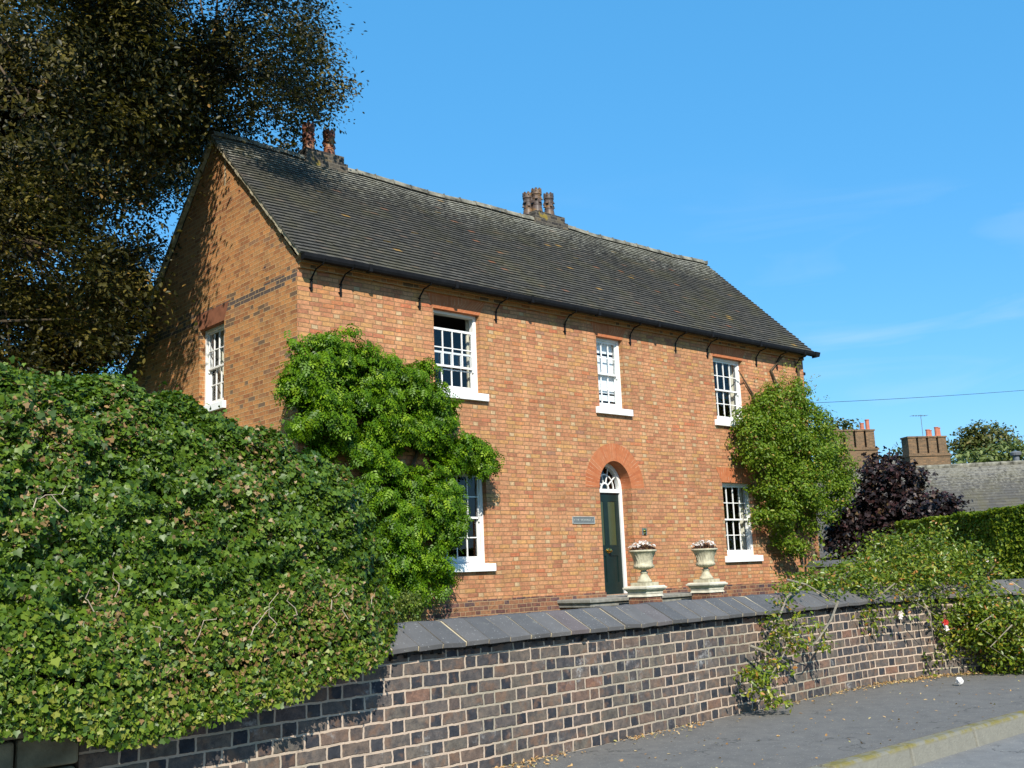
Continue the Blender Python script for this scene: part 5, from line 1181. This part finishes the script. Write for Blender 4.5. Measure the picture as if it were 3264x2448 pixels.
def cottage(name, lab, a_px, b_px, dist, chim_px, npots, aerial=False):
    A = at(*a_px, d=dist); Bv = CAM+(at(*b_px, d=dist)-CAM); 
    k = (A[2]-CAM[2])/(Bv[2]-CAM[2]); Bv = CAM+(Bv-CAM)*k
    d, n, l = frame2(A, Bv); zr = A[2]; rnd = random.Random(len(name))
    h = thing(name, lab, 'house', (A[0], A[1], -.92))
    m = MB(); hg = []; tiled_slope(m, hg, A, d, n, l, 0, l, zr, 3.3, 3.2, 22, rnd)
    q = lambda s, o, z: (A[0]+d[0]*s+n[0]*o, A[1]+d[1]*s+n[1]*o, z)
    m.face([q(0, 0, zr), q(l, 0, zr), q(l, -3.3, zr-3.2), q(0, -3.3, zr-3.2)]); hg.append(.2)
    m.build('roof', M_TILE_FAR, h, extra=hg)
    m = MB(); W = [q(.1, 3.0, -.95), q(l-.1, 3.0, -.95), q(l-.1, -3.0, -.95), q(.1, -3.0, -.95)]; m.hexa(W+[(a, b, zr-2.95) for a, b, _ in W])
    for s in (.1, l-.1): m.face([q(s, 3.0, zr-2.95), q(s, -3.0, zr-2.95), q(s, 0, zr-.05)])
    m.build('wall', M_FARB, h)
    for s in (0.0, l):
        m = MB(); m.hexa([q(s-.04, 3.3, zr-3.17), q(s+.08, 3.3, zr-3.17), q(s+.08, 0, zr+.02), q(s-.04, 0, zr+.02), q(s-.04, 3.3, zr-3.09), q(s+.08, 3.3, zr-3.09), q(s+.08, 0, zr+.10), q(s-.04, 0, zr+.10)])
        m.build('verge_mortar', M_MORTAR, h)
    c = at(*chim_px, d=dist-.5); e = np.array([.62, -.60, 0]); e /= np.linalg.norm(e); f = np.array([e[1], -e[0], 0])
    e = np.array([.80, -.50, .0]); e /= np.linalg.norm(e); f = np.array([-e[1], e[0], 0])
    P = lambda s, o, z: tuple(c+e*s+f*o+np.array([0, 0, z]))
    def bx_(mb, s0, s1, o0, o1, z0, z1): mb.hexa([P(s0, o0, z0), P(s1, o0, z0), P(s1, o1, z0), P(s0, o1, z0), P(s0, o0, z1), P(s1, o0, z1), P(s1, o1, z1), P(s0, o1, z1)])
    m = MB(); bx_(m, -1.12, 1.12, -.42, .42, -2.6, -.45); bx_(m, -1.18, 1.18, -.47, .47, -.45, -.36); bx_(m, -1.14, 1.14, -.44, .44, -.36, -.31)
    for k in range(4):
        s = -.84+.56*k; bx_(m, s-.225, s+.225, -.32, .32, -.31, .50); bx_(m, s-.262, s+.262, -.36, .36, .50, .58)
    ch = m.build('chimney', M_FARB, h)
    for s, o, hh in npots:
        b = P(s, o, .60); mm = MB(); mm.lathe([(.12, 0), (.125, .02), (.10, .06), (.095, hh), (.115, hh+.02), (.115, hh+.06), (.09, hh+.06), (.085, hh-.05)], b, 12); mm.build('chimney_pot', M_POTRED, ch)
    if aerial:
        b = np.array(P(.05, .1, .5)); mm = MB(); mm.tube([b, b+np.array([0, 0, 1.25])], .015, 5); t_ = b+np.array([0, 0, 1.2]); mm.tube([t_-e*.55, t_+e*.35], .011, 5)
        for k in range(6): mm.tube([t_+e*(-.5+.16*k)-f*.2, t_+e*(-.5+.16*k)+f*.2], .007, 4)
        mm.build('aerial', M_LEAD, h)
    return h
cottage('brick_cottage', 'distant cottage whose four shaft chimney carries an aerial and four red pots', (1905, 994), (2015, 997), 55, (1997, 968), [(.78, 0, .42), (.95, .1, .40), (.28, 0, .30), (.45, .1, .28)], True)
cottage('brick_cottage', 'distant cottage whose four shaft chimney with two red pots rises left of the purple tree', (1790, 985), (1850, 985), 53, (1840, 955), [(.62, 0, .28), (.95, .05, .46)])

# =================================================================== distant trees
def far_tree(lab, px, py, d, blobs, leaf, seed, per=1.0, size=(.25, .4)):
    g = np.random.default_rng(seed); base = at(px, py, d=d)
    t = thing('broadleaf_tree', lab, 'tree', (base[0], base[1], -.92), 'trees behind the cottages')
    bl = [db(*b, d) for b in blobs]; C, Dn = clumps_from_blobs(g, bl, per, .55, 1.1); P, N = leaves_round(g, C, Dn, 16, .42, .5, .7, .6, .5)
    leaf_object('crown', leaf, P, N, g.uniform(*size, len(P)), np.clip(g.normal(.5, .25, len(P)), 0, 1), T_simple(), g, t)
    top = np.mean([b[:3] for b in bl], 0); m = MB(); m.tube([(base[0], base[1], -.92), (base[0], base[1], top[2]-1), tuple(top)], [.35, .25, .08], 7)
    for b in bl: m.tube([(base[0], base[1], top[2]-1.2), tuple(np.array(b[:3])*.6+top*.4-np.array([0, 0, .3])), b[:3]], [.12, .08, .03], 5)
    m.build('trunk', M_BARK, t)
M_FT1 = leaf_mat('autumn_green_leaf', [(0, (0.050, 0.060, 0.012)), (.6, (0.095, 0.105, 0.022)), (1, (0.19, 0.15, 0.045))], .5, .3, .25)
M_FT2 = leaf_mat('fresh_green_leaf', [(0, (0.075, 0.10, 0.025)), (.6, (0.135, 0.17, 0.045)), (1, (0.21, 0.24, 0.08))], .5, .3, .25)
far_tree('spreading olive green tree behind the chimney with the aerial', 2120, 985, 90, [(2120, 938, 28), (2085, 950, 24), (2155, 945, 26), (2185, 962, 18), (2065, 968, 14), (2110, 958, 26), (2140, 968, 18), (2075, 985, 16), (2058, 960, 8)], M_FT1, 41, 2.6)
far_tree('pale green bushy tree low behind the grey cottage roof', 2150, 1000, 75, [(2100, 995, 20), (2130, 985, 24), (2165, 982, 24), (2195, 985, 20), (2070, 1000, 14), (2210, 975, 22)], M_FT2, 42, 2.6)
far_tree('tree top showing between the climber and the chimney with two red pots', 1815, 945, 80, [(1795, 925, 20), (1825, 930, 18), (1843, 938, 9), (1775, 940, 18), (1810, 950, 20)], M_FT1, 43, 2.0)
far_tree('thin little tree top between the two distant chimneys', 1945, 1000, 78, [(1940, 985, 14), (1955, 978, 9), (1928, 995, 10)], M_FT1, 44, .7)

# =================================================================== small things
# side garden wall seen over the rose
gw = thing('garden_wall', 'short low garden wall with grey coping by the right corner of the house', 'wall', (12.2, -2.2, -.33))
m = MB(); m.box((10.9, -2.15, -.33), (14.4, -1.9, .34)); m.build('brickwork', M_PLINTH, gw)
m = MB(); hgx = 10.85
while hgx < 14.4:
    m.hexa([(hgx, -2.22, .34), (hgx+.445, -2.22, .34), (hgx+.445, -1.83, .34), (hgx, -1.83, .34), (hgx, -2.21, .39), (hgx+.445, -2.21, .39), (hgx+.445, -1.95, .47), (hgx, -1.95, .47)], rnd.random()); hgx += .45
m.build('coping', M_COPING, gw)
# overhead cable
a, b = np.array((14.45, .15, 4.35)), at(2700, 790, d=40); m = MB(); pts = [a+(b-a)*t+np.array([0, 0, -.5*4*t*(1-t)*.35]) for t in np.linspace(0, 1, 24)]
m.tube(pts, .0065, 5); tag(m.build('overhead_cable', M_CABLE), 'thin black cable running from the house corner across the sky', 'cable')
# leaf litter
g = np.random.default_rng(51)
M_LIT = leaf_mat('fallen_leaf', [(0, (0.30, 0.16, 0.06)), (.5, (0.48, 0.30, 0.13)), (.8, (0.55, 0.42, 0.22)), (1, (0.30, 0.30, 0.08))], .8, .15, .1)
L_ = []
for s_, wd, cnt in ((wall_s(5.15), 1.8, 1900), (wall_s(3.6), 1.0, 600), (wall_s(.5), .26, 60), (wall_s(-1.07), .2, 60), (wall_s(-1.67), .2, 60), (wall_s(-3.1), .3, 160), (wall_s(-3.6), .35, 80)):
    for k in range(cnt):
        s = s_+g.normal()*wd; o = -abs(g.normal())*.10-.01; p = wall_pt(max(s, 0), o, 0); L_.append((p[0], p[1], -.919+abs(g.normal())*.008))
for k in range(300): L_.append((g.uniform(-5, 5.5), g.uniform(-10.0, -8.25), -.922))
L_ = np.array(L_); N = g.normal(size=L_.shape)*.35+np.array([0, 0, 1])
tag(leaf_object('leaf_litter', M_LIT, L_, N, g.uniform(.014, .04, len(L_)), g.random(len(L_)), T_simple(), g), kind='stuff')
m = MB(); pc = at(2072, 1471, z=-.875); rnd = random.Random(2)
bm = bmesh.new(); bmesh.ops.create_icosphere(bm, subdivisions=2, radius=.038)
for v in bm.verts: v.co *= 1+rnd.uniform(-.3, .3)
for f in bm.faces: m.face([tuple(np.array(v.co)+pc) for v in f.verts])
bm.free(); tag(m.build('paper_scrap', M_PAPER), 'crumpled white paper scrap on the pavement below the rambling rose', 'litter')
